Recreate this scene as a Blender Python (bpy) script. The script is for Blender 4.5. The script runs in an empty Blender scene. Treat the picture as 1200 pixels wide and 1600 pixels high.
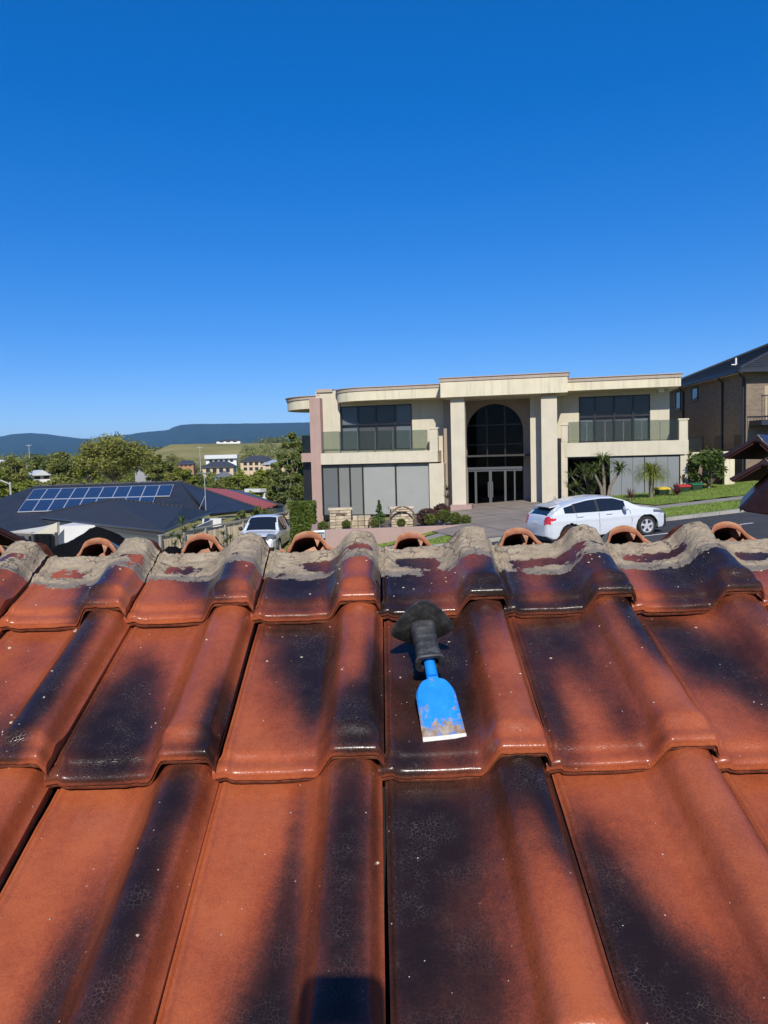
import bpy, bmesh, math, random
from mathutils import Vector, Matrix, noise

S = bpy.context.scene
COL = S.collection
R = math.radians
rnd = random.Random(7)

# ------------------------------------------------------------------ camera
EYE = 3.0
PITCH, ROLL, FPX = R(4.05), R(1.5), 1200.0
fw = Vector((0, math.cos(PITCH), -math.sin(PITCH)))
up0 = Vector((0, math.sin(PITCH), math.cos(PITCH)))
rt0 = Vector((1, 0, 0))
rt = rt0 * math.cos(ROLL) - up0 * math.sin(ROLL)
up = up0 * math.cos(ROLL) + rt0 * math.sin(ROLL)
CAM = Vector((0, 0, EYE))
cd = bpy.data.cameras.new('camera')
cam = bpy.data.objects.new('camera', cd)
COL.objects.link(cam)
cd.sensor_fit = 'VERTICAL'
cd.sensor_height = 24.0
cd.lens = 18.0
cd.clip_start = 0.02
cd.clip_end = 60000
cam.matrix_world = Matrix(((rt.x, up.x, -fw.x, CAM.x), (rt.y, up.y, -fw.y, CAM.y), (rt.z, up.z, -fw.z, CAM.z), (0, 0, 0, 1)))
S.camera = cam

# ------------------------------------------------------------------ sky and sun
SUN_EL, SUN_AZ = R(36.0), R(2.2)      # the sun stands behind the photographer, a touch to the right
w = bpy.data.worlds.new('World')
S.world = w
w.use_nodes = True
wn, wl = w.node_tree.nodes, w.node_tree.links
sky = wn.new('ShaderNodeTexSky')
sky.sky_type = 'NISHITA'
sky.sun_disc = False
sky.sun_elevation = SUN_EL
sky.sun_rotation = R(180) - SUN_AZ
sky.altitude = 500
sky.air_density = 0.7
sky.dust_density = 0.3
sky.ozone_density = 5.0
# a phone camera's tone curve over the whole sky: softer gradient, richer blue
def vscale(src, k):
    x = wn.new('ShaderNodeVectorMath')
    x.operation = 'SCALE'
    x.inputs[3].default_value = k
    wl.new(src, x.inputs[0])
    return x.outputs[0]
gm = wn.new('ShaderNodeGamma')
gm.inputs['Gamma'].default_value = 0.65
hs = wn.new('ShaderNodeHueSaturation')
hs.inputs['Saturation'].default_value = 1.64
hs.inputs['Hue'].default_value = .515
wl.new(vscale(sky.outputs[0], .1), gm.inputs['Color'])
wl.new(gm.outputs[0], hs.inputs['Color'])
wl.new(vscale(hs.outputs[0], 8.0), wn['Background'].inputs['Color'])
wn['Background'].inputs['Strength'].default_value = 0.15

sd = bpy.data.lights.new('sun', 'SUN')
sd.energy = 4.9
sd.angle = R(0.53)
sd.color = (1.0, 0.95, 0.87)
sun = bpy.data.objects.new('sun', sd)
COL.objects.link(sun)
to_sun = Vector((math.sin(SUN_AZ) * math.cos(SUN_EL), -math.cos(SUN_AZ) * math.cos(SUN_EL), math.sin(SUN_EL)))
sun.rotation_euler = to_sun.to_track_quat('Z', 'Y').to_euler()
sun.location = (0, -20, 30)

S.view_settings.view_transform = 'Standard'
S.view_settings.look = 'None'
S.view_settings.exposure = 0.0
S.view_settings.gamma = 1.0
S.render.engine = 'CYCLES'
S.cycles.use_denoising = True
S.cycles.max_bounces = 8
S.cycles.transparent_max_bounces = 24
S.cycles.volume_bounces = 0
S.cycles.caustics_reflective = False
S.cycles.caustics_refractive = False
S.cycles.sample_clamp_indirect = 6

# ------------------------------------------------------------------ measuring helpers
def ray(px, py):
    return rt * ((px - 600) / FPX) - up * ((py - 800) / FPX) + fw
def at(px, py, Y):
    d = ray(px, py)
    return CAM + d * (Y / d.y)
def ground_z(x, y=0):
    return 0.15 + 0.07 * (x - 5)
def gp(px, py):
    d = ray(px, py)
    t = (0.15 - 0.35 - CAM.z) / (d.z - 0.07 * d.x)
    return CAM + d * t

# ------------------------------------------------------------------ materials
def nodes_of(m):
    m.use_nodes = True
    return m.node_tree.nodes, m.node_tree.links
def new_mat(name):
    m = bpy.data.materials.new(name)
    n, l = nodes_of(m)
    return m, n, l, n['Principled BSDF']
def node(n, kind, **kw):
    x = n.new(kind)
    for k, v in kw.items():
        if k in x.inputs.keys():
            x.inputs[k].default_value = v
        else:
            setattr(x, k, v)
    return x
def mixc(n, l, fac, a, b, mode='MIX'):
    x = n.new('ShaderNodeMix')
    x.data_type = 'RGBA'
    x.blend_type = mode
    for i, v in ((0, fac), (6, a), (7, b)):
        if isinstance(v, (int, float)):
            x.inputs[i].default_value = v
        elif isinstance(v, tuple):
            x.inputs[i].default_value = v if len(v) == 4 else (*v, 1)
        else:
            l.new(v, x.inputs[i])
    return x.outputs[2]
def math_(n, l, op, a, b=0.0, c=0.0, clamp=False):
    x = n.new('ShaderNodeMath')
    x.operation = op
    x.use_clamp = clamp
    for i, v in enumerate((a, b, c)):
        if isinstance(v, (int, float)):
            x.inputs[i].default_value = v
        else:
            l.new(v, x.inputs[i])
    return x.outputs[0]
def ramp(n, l, fac, stops, interp='LINEAR'):
    x = n.new('ShaderNodeValToRGB')
    x.color_ramp.interpolation = interp
    e = x.color_ramp.elements
    while len(e) < len(stops):
        e.new(0.5)
    for i, (p, c) in enumerate(stops):
        e[i].position = p
        e[i].color = c if len(c) == 4 else (*c, 1)
    l.new(fac, x.inputs[0])
    return x.outputs[0]
def coords(n, l, scale=(1, 1, 1), which='Object', rand=False):
    tc = n.new('ShaderNodeTexCoord')
    mp = n.new('ShaderNodeMapping')
    mp.inputs['Scale'].default_value = scale
    l.new(tc.outputs[which], mp.inputs[0])
    if rand:
        oi = n.new('ShaderNodeObjectInfo')
        vm = n.new('ShaderNodeVectorMath')
        vm.operation = 'SCALE'
        vm.inputs[0].default_value = (17.3, 9.1, 23.7)
        l.new(oi.outputs['Random'], vm.inputs[3])
        l.new(vm.outputs[0], mp.inputs['Location'])
    return mp.outputs[0]
def noise_(n, l, vec, scale, detail=4, rough=0.55, dist=0.0):
    x = n.new('ShaderNodeTexNoise')
    x.inputs['Scale'].default_value = scale
    x.inputs['Detail'].default_value = detail
    x.inputs['Roughness'].default_value = rough
    x.inputs['Distortion'].default_value = dist
    l.new(vec, x.inputs['Vector'])
    return x.outputs['Fac']
def bump_(n, l, b, h, strength, dist=0.01):
    x = n.new('ShaderNodeBump')
    x.inputs['Strength'].default_value = strength
    x.inputs['Distance'].default_value = dist
    l.new(h, x.inputs['Height'])
    l.new(x.outputs[0], b.inputs['Normal'])
MATS = {}
def M(name, col=(.5, .5, .5), rough=.6, var=.12, scale=3.0, bump=0.0, bscale=60, bdist=.01, metallic=0.0, spec=.5, coat=0.0, col2=None, stretch=(1, 1, 1), tint=0.0):
    """A plain surface: base colour with cloudy variation and fine relief."""
    if name in MATS:
        return MATS[name]
    m, n, l, b = new_mat(name)
    v = coords(n, l, stretch, rand=True)
    f1 = noise_(n, l, v, scale, 6, .6)
    lo = tuple(c * (1 - var) for c in col)
    hi = tuple(min(1, c * (1 + var)) for c in (col2 or col))
    c = ramp(n, l, f1, [(.28, lo), (.72, hi)])
    if tint:
        oi = n.new('ShaderNodeObjectInfo')
        k = math_(n, l, 'MULTIPLY_ADD', oi.outputs['Random'], 2 * tint, 1 - tint)
        vm = n.new('ShaderNodeVectorMath')
        vm.operation = 'SCALE'
        l.new(c, vm.inputs[0])
        l.new(k, vm.inputs[3])
        c = vm.outputs[0]
    l.new(c, b.inputs['Base Color'])
    b.inputs['Roughness'].default_value = rough
    b.inputs['Metallic'].default_value = metallic
    b.inputs['Specular IOR Level'].default_value = spec
    b.inputs['Coat Weight'].default_value = coat
    if coat:
        b.inputs['Coat Roughness'].default_value = .05
    if bump:
        bump_(n, l, b, noise_(n, l, v, bscale, 5, .65), bump, bdist)
    MATS[name] = m
    return m

# ------------------------------------------------------------------ mesh helpers
class MB:
    def __init__(s):
        s.v, s.f = [], []
    def add(s, vs, fs):
        o = len(s.v)
        s.v += [tuple(x) for x in vs]
        s.f += [tuple(i + o for i in q) for q in fs]
        return s
    def box(s, x0, x1, y0, y1, z0, z1, mat=None):
        vs = [Vector((x, y, z)) for z in (z0, z1) for y in (y0, y1) for x in (x0, x1)]
        if mat is not None:
            vs = [mat @ v for v in vs]
        return s.add(vs, [(0, 2, 3, 1), (4, 5, 7, 6), (0, 1, 5, 4), (2, 6, 7, 3), (0, 4, 6, 2), (1, 3, 7, 5)])
    def prism(s, poly, d):
        """poly: list of points, d: extrusion vector."""
        k = len(poly)
        d = Vector(d)
        a = [Vector(p) for p in poly]
        fs = [tuple(range(k))[::-1], tuple(range(k, 2 * k))] + [(i, (i + 1) % k, k + (i + 1) % k, k + i) for i in range(k)]
        return s.add(a + [p + d for p in a], fs)
    def tube(s, pts, rad, seg=8, cap=True):
        pts = [Vector(p) for p in pts]
        if isinstance(rad, (int, float)):
            rad = [rad] * len(pts)
        vs, fs = [], []
        ref = None
        for i, p in enumerate(pts):
            t = (pts[min(i + 1, len(pts) - 1)] - pts[max(i - 1, 0)]).normalized()
            if ref is None:
                ref = Vector((0, 0, 1)) if abs(t.z) < .9 else Vector((1, 0, 0))
            a = t.cross(ref).normalized()
            b = t.cross(a).normalized()
            ref = -b if False else ref
            for k in range(seg):
                g = 2 * math.pi * k / seg
                vs.append(p + (a * math.cos(g) + b * math.sin(g)) * rad[i])
        for i in range(len(pts) - 1):
            for k in range(seg):
                fs.append((i * seg + k, i * seg + (k + 1) % seg, (i + 1) * seg + (k + 1) % seg, (i + 1) * seg + k))
        if cap:
            fs.append(tuple(range(seg))[::-1])
            fs.append(tuple((len(pts) - 1) * seg + k for k in range(seg)))
        return s.add(vs, fs)
    def lathe(s, prof, seg=24, mat=None):
        vs, fs = [], []
        for (r_, z) in prof:
            for k in range(seg):
                g = 2 * math.pi * k / seg
                q = Vector((r_ * math.cos(g), r_ * math.sin(g), z))
                vs.append(mat @ q if mat is not None else q)
        for i in range(len(prof) - 1):
            for k in range(seg):
                fs.append((i * seg + k, i * seg + (k + 1) % seg, (i + 1) * seg + (k + 1) % seg, (i + 1) * seg + k))
        return s.add(vs, fs)
    def build(s, name, mat, parent=None, smooth=None, loc=None):
        me = bpy.data.meshes.new(name)
        me.from_pydata(s.v, [], s.f)
        me.validate()
        if smooth is not None:
            me.polygons.foreach_set('use_smooth', [True] * len(me.polygons))
            if smooth < 170:
                me.set_sharp_from_angle(angle=R(smooth))
        bm = bmesh.new()
        bm.from_mesh(me)
        bmesh.ops.recalc_face_normals(bm, faces=bm.faces)
        bm.to_mesh(me)
        bm.free()
        return link(name, me, mat, parent, loc)
def link(name, me, mat, parent=None, loc=None):
    o = bpy.data.objects.new(name, me)
    COL.objects.link(o)
    if mat is not None and not len(me.materials):
        me.materials.append(mat)
    if parent is not None:
        o.parent = parent
    if loc is not None:
        o.location = loc
    return o
def empty(name, loc=(0, 0, 0), rz=0.0, mat=None):
    o = bpy.data.objects.new(name, None)
    COL.objects.link(o)
    o.empty_display_size = .2
    if mat is not None:
        o.matrix_world = mat
    else:
        o.location = loc
        o.rotation_euler = (0, 0, rz)
    return o
def tag(o, label=None, cat=None, group=None, kind=None):
    if label: o['label'] = label
    if cat: o['category'] = cat
    if group: o['group'] = group
    if kind: o['kind'] = kind
    return o
def bevel(o, w_=.01, seg=2):
    m = o.modifiers.new('bevel', 'BEVEL')
    m.width = w_
    m.segments = seg
    m.limit_method = 'ANGLE'
    return o
def copy_tree(o, parent=None):
    c = o.copy()
    COL.objects.link(c)
    c.parent = parent
    for ch in o.children:
        copy_tree(ch, c)
    return c

# ------------------------------------------------------------------ the tiled roof under the camera
TW, GAUGE, SLOPE = 0.21, 0.347, R(22.9)
NOSE0 = Vector((-0.006, 1.259, 2.732))          # lower left nose corner of the tile that holds the chisel's guard
ROOF = Matrix.Translation(NOSE0) @ Matrix.Rotation(SLOPE, 4, 'X')   # local: x across, y up the slope, z out of it
ROOFI = ROOF.inverted()
def roof_hit(px, py, n):
    o = ROOFI @ CAM
    d = ROOFI.to_3x3() @ ray(px, py)
    t = (n - o.z) / d.z
    return o + d * t

def sstep(a, b, x):
    t = max(0.0, min(1.0, (x - a) / (b - a)))
    return t * t * (3 - 2 * t)

def glaze_material():
    m, n, l, b = new_mat('glazed_terracotta')
    v = coords(n, l, rand=True)
    at_ = n.new('ShaderNodeAttribute'); at_.attribute_name = 'dark'
    rw = n.new('ShaderNodeAttribute'); rw.attribute_name = 'raw'
    big = noise_(n, l, v, 14, 4, .6)
    fine = noise_(n, l, v, 420, 2, .7)
    mid = noise_(n, l, v, 90, 4, .7)
    k = math_(n, l, 'MULTIPLY_ADD', big, .36, -.16)
    k2 = math_(n, l, 'MULTIPLY_ADD', fine, .46, -.19)
    k3 = math_(n, l, 'MULTIPLY_ADD', mid, .26, -.13)
    d0 = math_(n, l, 'ADD', at_.outputs['Fac'], k)
    d1 = math_(n, l, 'ADD', math_(n, l, 'ADD', d0, k2), k3, clamp=True)
    c = ramp(n, l, d1, [(0, (.41, .104, .038)), (.22, (.30, .067, .026)), (.45, (.145, .036, .018)), (.66, (.055, .0185, .0125)), (.88, (.026, .0125, .0095)), (1, (.018, .010, .0085))])
    # crazed glaze: fine pale cracks, strongest where the glaze is dark
    vo = n.new('ShaderNodeTexVoronoi'); vo.feature = 'DISTANCE_TO_EDGE'
    vo.inputs['Scale'].default_value = 230
    wv = n.new('ShaderNodeVectorMath'); wv.operation = 'ADD'
    nz = n.new('ShaderNodeTexNoise'); nz.inputs['Scale'].default_value = 60
    l.new(v, nz.inputs['Vector'])
    sc = n.new('ShaderNodeVectorMath'); sc.operation = 'SCALE'; sc.inputs[3].default_value = .012
    l.new(nz.outputs['Color'], sc.inputs[0]); l.new(v, wv.inputs[0]); l.new(sc.outputs[0], wv.inputs[1])
    l.new(wv.outputs[0], vo.inputs['Vector'])
    crack = math_(n, l, 'LESS_THAN', vo.outputs['Distance'], .04)
    patch = ramp(n, l, noise_(n, l, v, 22, 3, .6), [(.42, (0, 0, 0)), (.75, (1, 1, 1))])
    cf = math_(n, l, 'MULTIPLY', math_(n, l, 'MULTIPLY', crack, patch), math_(n, l, 'MULTIPLY_ADD', d1, .20, .0))
    c = mixc(n, l, cf, c, (.40, .33, .28))
    # grit and mortar flecks
    vs = n.new('ShaderNodeTexVoronoi'); vs.inputs['Scale'].default_value = 130
    l.new(v, vs.inputs['Vector'])
    sep = n.new('ShaderNodeSeparateColor'); l.new(vs.outputs['Color'], sep.inputs[0])
    small = math_(n, l, 'MULTIPLY', math_(n, l, 'LESS_THAN', vs.outputs['Distance'], math_(n, l, 'MULTIPLY', sep.outputs[1], .13)), math_(n, l, 'GREATER_THAN', sep.outputs[0], .87))
    c = mixc(n, l, math_(n, l, 'MULTIPLY', small, .8), c, (.62, .55, .46))
    # light film of dust
    dust = ramp(n, l, noise_(n, l, coords(n, l, (2.2, .5, 1), rand=True), 9, 8, .75), [(.46, (0, 0, 0)), (.80, (1, 1, 1))])
    c = mixc(n, l, math_(n, l, 'MULTIPLY', math_(n, l, 'MULTIPLY', dust, .22), math_(n, l, 'SUBTRACT', 1.0, d1)), c, (.34, .17, .11))
    rawc = ramp(n, l, noise_(n, l, v, 60, 5, .7), [(.3, (.07, .022, .012)), (.5, (.18, .05, .023)), (.75, (.30, .10, .045))])
    rawh = ramp(n, l, noise_(n, l, v, 45, 6, .75), [(.3, (.26, .10, .045)), (.5, (.42, .18, .085)), (.72, (.46, .30, .19))])
    rawc = mixc(n, l, math_(n, l, 'SUBTRACT', rw.outputs['Fac'], 1.0, clamp=True), rawc, rawh)
    rf = math_(n, l, 'ADD', rw.outputs['Fac'], math_(n, l, 'MULTIPLY', k3, 1.0), clamp=True)
    rf = ramp(n, l, rf, [(.4, (0, 0, 0)), (.6, (1, 1, 1))])
    c = mixc(n, l, rf, c, rawc)
    l.new(c, b.inputs['Base Color'])
    rg = ramp(n, l, noise_(n, l, v, 30, 5, .7), [(.3, (.14, .14, .14)), (.75, (.34, .34, .34))])
    l.new(mixc(n, l, rf, rg, (.85, .85, .85)), b.inputs['Roughness'])
    b.inputs['Specular IOR Level'].default_value = .34
    h = math_(n, l, 'ADD', math_(n, l, 'MULTIPLY', mid, .5), math_(n, l, 'MULTIPLY', fine, .35))
    h = math_(n, l, 'ADD', h, math_(n, l, 'MULTIPLY', math_(n, l, 'MULTIPLY', crack, patch), -.15))
    bump_(n, l, b, h, .35, .0014)
    return m
GLAZE = glaze_material()

ROLL_H = 0.040
def prof_nose(a):
    """Squared hood at the nose."""
    z = ROLL_H * sstep(.565, .69, a) if a < .80 else ROLL_H * (1 - sstep(.945, .985, a) * .45)
    return z
def prof_roll(a):
    """Rounded roll over the body of the tile."""
    if a <= .51: return 0.0
    crown = 1 - .22 * min(1.4, abs((a - .80) / .13)) ** 2
    return ROLL_H * sstep(.51, .705, a) * crown * (1 - .72 * sstep(.915, .985, a))
def prof(a, s=.2):
    """Cross-section height of a tile over its pan, a in 0..1 across the tile."""
    k = sstep(.004, .075, s)
    z = prof_nose(a) * (1 - k) + prof_roll(a) * k
    z += .0035 * (sstep(.012, .03, a) - sstep(.045, .062, a))       # side rib
    z -= .0016 * (sstep(.06, .10, a) - sstep(.40, .50, a))           # dished pan
    return z
def tile_top(a, s, L=.39, lip=.0225):
    """Height of the glazed face over the tile's seat, s along the slope from the nose."""
    z = lip - .0280 * s / GAUGE + prof(a, s)
    hood = sstep(.56, .70, a)
    # the nose steps down twice: a swelling, a narrow ledge, then the rounded lip
    z -= (.0062 + .0040 * hood) * (1 - sstep(.0185 - .003 * hood, .0325 + .0065 * hood, s))
    r_ = .009
    if s < r_:
        z -= .0074 * (1 - math.sqrt(max(0, 1 - ((r_ - s) / r_) ** 2)))
    z += .0012 * math.exp(-((s - .044) / .010) ** 2)
    # shallow shoulder across the pan just under the course above
    z -= .0016 * (sstep(.318, .330, s)) * (1 - sstep(.44, .52, a))
    return z
A_PTS = [0, .012, .02, .03, .038, .045, .055, .065, .09, .13, .18, .24, .30, .36, .42, .47] + [.50 + .012 * i for i in range(40)] + [.985]
def tile_mesh(name, blobs, L=.39, base=0.0, raw_head=0.0, seed=0, hollow=False):
    rr = random.Random(seed)
    sp = [L, L - .004, L - .012] + [L - .012 - (L - .012 - .041) * i / 19 for i in range(1, 20)]
    sp += [.0375, .035, .0325, .030, .0275, .025, .0225, .020, .0175, .015, .0125, .0105, .009, .0075, .006, .0045, .003, .0018, .0008, .0002, 0.0]
    ap = [a for a in A_PTS if a <= .985]
    na = len(ap)
    vs, dk, rw_ = [], [], []
    def D(a, s):
        b_ = s / GAUGE
        d = base
        for (a0, b0, ra, rb, am) in blobs:
            d += am * math.exp(-((a - a0) / ra) ** 2 - ((b_ - b0) / rb) ** 2)
        d += .10 * noise.noise(Vector((a * 5 + seed * 3.1, b_ * 5, seed)))
        return d
    chip = [rr.random() * 9 for _ in range(3)]
    for s in sp:
        for a in ap:
            x = a * TW
            if s < .03 and a < .03:
                x -= .009 * sstep(.03, .016, s) if False else .009 * (1 - sstep(.012, .03, s))
            wob = .0007 * noise.noise(Vector((x * 30 + chip[0], s * 30, seed)))
            vs.append((x, s, tile_top(a, s, L) + wob))
            dk.append(D(a, s))
            rw_.append(raw_head if s > L - .006 else 0.0)
    # chipped front lip: overhang, groove, lower edge, then the underside
    rows = len(sp)
    def front(off_y, dz, raw):
        for a in ap:
            x = a * TW - (.009 if a < .03 else 0)
            ch = .0012 * noise.noise(Vector((a * 22 + chip[1], off_y * 300, seed)))
            vs.append((x, off_y + ch * .6, tile_top(a, 0) + dz + ch * .5))
            dk.append(D(a, 0) * .6); rw_.append(raw)
    front(-.0012, -.0014, .2); front(-.0014, -.0046, .45)
    front(.0034, -.0056, .9); front(.0032, -.0076, .9); front(-.0004, -.0080, .6); front(.0004, -.0120, .8)
    th = .0122
    bs = [.012, .10, .25, L]
    for s in bs:
        for a in ap:
            vs.append((a * TW, s, tile_top(a, max(s, .03)) - th - .0006))
            dk.append(.3); rw_.append(1.0)
    R_ = len(vs) // na
    fs = []
    for j in range(R_ - 1):
        for i in range(na - 1):
            fs.append((j * na + i, j * na + i + 1, (j + 1) * na + i + 1, (j + 1) * na + i))
    j = R_ - 1
    for i in range(na - 1):
        fs.append((j * na + i, j * na + i + 1, i + 1, i))
    fs.append(tuple(j * na for j in range(R_))[::-1])
    fs.append(tuple(j * na + na - 1 for j in range(R_)))
    me = bpy.data.meshes.new(name)
    me.from_pydata(vs, [], fs)
    for nm, dat in (('dark', dk), ('raw', rw_)):
        at_ = me.attributes.new(nm, 'FLOAT', 'POINT')
        at_.data.foreach_set('value', dat)
    me.polygons.foreach_set('use_smooth', [True] * len(me.polygons))
    me.set_sharp_from_angle(angle=R(50))
    me.materials.append(GLAZE)
    return me

# dark flashes of the glaze, tile by tile: (across, along, half-width, half-length, strength)
T_, M_, B_ = 0, -1, -2
FLASH = {
 (T_, -5): (.3, []),
 (T_, -4): (.25, [(.7, .35, .12, .4, .35)]),
 (T_, -3): (.05, [(.60, .35, .14, .35, .75), (.72, .2, .14, .35, .55), (.45, .5, .2, .2, .35)]),
 (T_, -2): (.05, [(.50, .35, .2, .2, .75), (.70, .2, .14, .4, .7), (.25, .45, .2, .1, .4), (.95, .3, .08, .4, .3)]),
 (T_, -1): (.12, [(.28, .28, .28, .25, 1.0), (.60, .3, .07, .4, .5), (.96, .3, .06, .4, .7), (.75, .45, .12, .1, .3)]),
 (T_, 0): (.3, [(.12, .25, .28, .5, .75), (.95, .1, .13, .16, .9), (.82, .0, .16, .14, .85), (.98, .35, .07, .3, .7)]),
 (T_, 1): (.38, [(.05, .3, .1, .5, .6), (.52, .2, .14, .25, .5), (.92, .2, .13, .5, .85), (.3, .0, .4, .06, .3)]),
 (T_, 2): (.30, [(.45, .25, .22, .3, .75), (.85, .25, .2, .5, .65), (.1, .15, .1, .3, -.25)]),
 (T_, 3): (.2, [(.4, .45, .4, .15, .7)]),
 (M_, -4): (.1, [(.6, .5, .2, .5, .4)]),
 (M_, -3): (.1, [(.78, .30, .11, .45, .95), (.5, .15, .16, .25, .5), (.72, .9, .14, .25, .5), (.3, .5, .1, .3, .2)]),
 (M_, -2): (.12, [(.22, .22, .26, .32, .9), (.42, .18, .14, .22, .5), (.25, .62, .16, .18, .45), (.96, .15, .09, .28, .95), (.78, .02, .2, .06, .3)]),
 (M_, -1): (.06, [(.40, .72, .26, .30, .95), (.52, .42, .10, .28, .75), (.80, .14, .15, .22, .95), (.94, .4, .09, .4, .8), (.2, .95, .3, .1, .35)]),
 (M_, 0): (.12, [(.25, .55, .32, .6, .75), (.5, .5, .12, .5, .45), (.62, .85, .12, .25, .35), (.85, .98, .2, .25, .5), (.1, .05, .15, .12, .5)]),
 (M_, 1): (.10, [(.35, .82, .3, .24, .75), (.08, .35, .13, .45, .6), (.88, .80, .10, .35, .9), (.45, .45, .16, .2, .3), (.52, .2, .1, .2, .35)]),
 (M_, 2): (.14, [(.35, .62, .28, .22, .8), (.5, .35, .14, .2, .5), (.15, .9, .2, .15, .6), (.8, .9, .2, .2, .3)]),
 (M_, 3): (.1, [(.6, .6, .2, .5, .7)]),
 (B_, -4): (.05, []),
 (B_, -3): (.04, [(.9, .6, .1, .4, .2)]),
 (B_, -2): (.02, [(.78, .45, .13, .60, .95), (.50, .25, .12, .35, .75), (.84, .95, .12, .2, .3)]),
 (B_, -1): (.03, [(.80, .52, .13, .75, .95), (.50, .20, .13, .38, .85), (.5, .75, .06, .3, .35), (.40, .02, .14, .25, .6)]),
 (B_, 0): (.28, [(.15, .45, .26, .8, .65), (.40, .85, .3, .2, .4), (.45, .35, .12, .4, .2), (.93, .80, .10, .24, .9), (.78, .98, .14, .14, .6), (.80, .25, .16, .35, -.3)]),
 (B_, 1): (.10, [(.12, .42, .20, .32, .8), (.30, .22, .22, .2, .55), (.10, .75, .1, .2, .25), (.97, .6, .06, .5, .85), (.45, .0, .2, .2, .5)]),
 (B_, 2): (.12, [(.4, .6, .2, .3, .4)]),
}
roof = empty('tiled_roof', mat=ROOF)
tag(roof, 'glazed red and black terracotta tile roof filling the foreground, ridge caps removed', 'roof')
spare = [tile_mesh('roof_tile', b_, base=.1, seed=90 + i) for i, b_ in enumerate([
    [(.3, .5, .3, .4, .8)], [(.8, .4, .14, .5, .9), (.5, .2, .15, .3, .5)], [(.85, .2, .2, .3, .7)], [(.2, .8, .3, .3, .7), (.9, .6, .1, .5, .6)]])]
spare_top = [tile_mesh('roof_tile', b_, base=.15, L=.213, seed=120 + i) for i, b_ in enumerate([
    [(.3, .5, .3, .4, .8)], [(.8, .4, .14, .5, .9)], [(.5, .2, .3, .3, .7)]])]
top_tiles = {}
for row in (0, -1, -2, -3, -4):
    for c in range(-9, 10):
        key = (row, c)
        L = .213 if row == 0 else .39
        if key in FLASH:
            me = tile_mesh('roof_tile', FLASH[key][1], base=FLASH[key][0], L=L, seed=(row + 9) * 31 + c + 12)
        else:
            me = rnd.choice(spare_top if row == 0 else spare)
        o = link('roof_tile', me, None, roof, (c * TW + rnd.uniform(-.0012, .0012), row * GAUGE - (.016 if row <= -2 else 0) + rnd.uniform(-.003, .003), rnd.uniform(-.001, .001)))
        o.rotation_euler = (rnd.uniform(-.004, .004), rnd.uniform(-.004, .004), rnd.uniform(-.006, .006))
        if row == 0:
            top_tiles[c] = o

# ridge bedding mortar left on the heads of the top course
def mortar_material():
    m, n, l, b = new_mat('old_mortar')
    v = coords(n, l, rand=True)
    f = noise_(n, l, v, 28, 7, .7)
    c = ramp(n, l, f, [(.22, (.16, .13, .098)), (.40, (.345, .275, .19)), (.58, (.445, .355, .245)), (.80, (.54, .455, .335))])
    th = n.new('ShaderNodeAttribute'); th.attribute_name = 'edge'
    g = math_(n, l, 'ADD', th.outputs['Fac'], math_(n, l, 'MULTIPLY_ADD', noise_(n, l, v, 70, 5, .7), .9, -.45), clamp=True)
    g = ramp(n, l, g, [(.35, (0, 0, 0)), (.75, (1, 1, 1))])
    c = mixc(n, l, math_(n, l, 'MULTIPLY', g, .75), c, (.17, .155, .15))
    vo = n.new('ShaderNodeTexNoise'); vo.inputs['Scale'].default_value = 160; vo.inputs['Detail'].default_value = 3
    l.new(v, vo.inputs['Vector'])
    pit = ramp(n, l, vo.outputs['Fac'], [(.28, (1, 1, 1)), (.36, (0, 0, 0))])
    c = mixc(n, l, math_(n, l, 'MULTIPLY', pit, .6), c, (.09, .075, .06))
    ck = n.new('ShaderNodeTexVoronoi'); ck.feature = 'DISTANCE_TO_EDGE'; ck.inputs['Scale'].default_value = 24
    wv = n.new('ShaderNodeVectorMath'); wv.operation = 'ADD'
    nz = n.new('ShaderNodeTexNoise'); nz.inputs['Scale'].default_value = 30; nz.inputs['Detail'].default_value = 5
    l.new(v, nz.inputs['Vector'])
    sc = n.new('ShaderNodeVectorMath'); sc.operation = 'SCALE'; sc.inputs[3].default_value = .05
    l.new(nz.outputs['Color'], sc.inputs[0]); l.new(v, wv.inputs[0]); l.new(sc.outputs[0], wv.inputs[1]); l.new(wv.outputs[0], ck.inputs['Vector'])
    ckm = math_(n, l, 'MULTIPLY', math_(n, l, 'LESS_THAN', ck.outputs['Distance'], .03), ramp(n, l, noise_(n, l, v, 18, 3, .5), [(.46, (0, 0, 0)), (.56, (1, 1, 1))]))
    c = mixc(n, l, math_(n, l, 'MULTIPLY', ckm, .7), c, (.07, .055, .045))
    l.new(c, b.inputs['Base Color'])
    b.inputs['Roughness'].default_value = .93
    b.inputs['Specular IOR Level'].default_value = .2
    bump_(n, l, b, noise_(n, l, v, 110, 8, .8), 1.0, .005)
    return m
MORTAR = mortar_material()
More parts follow.
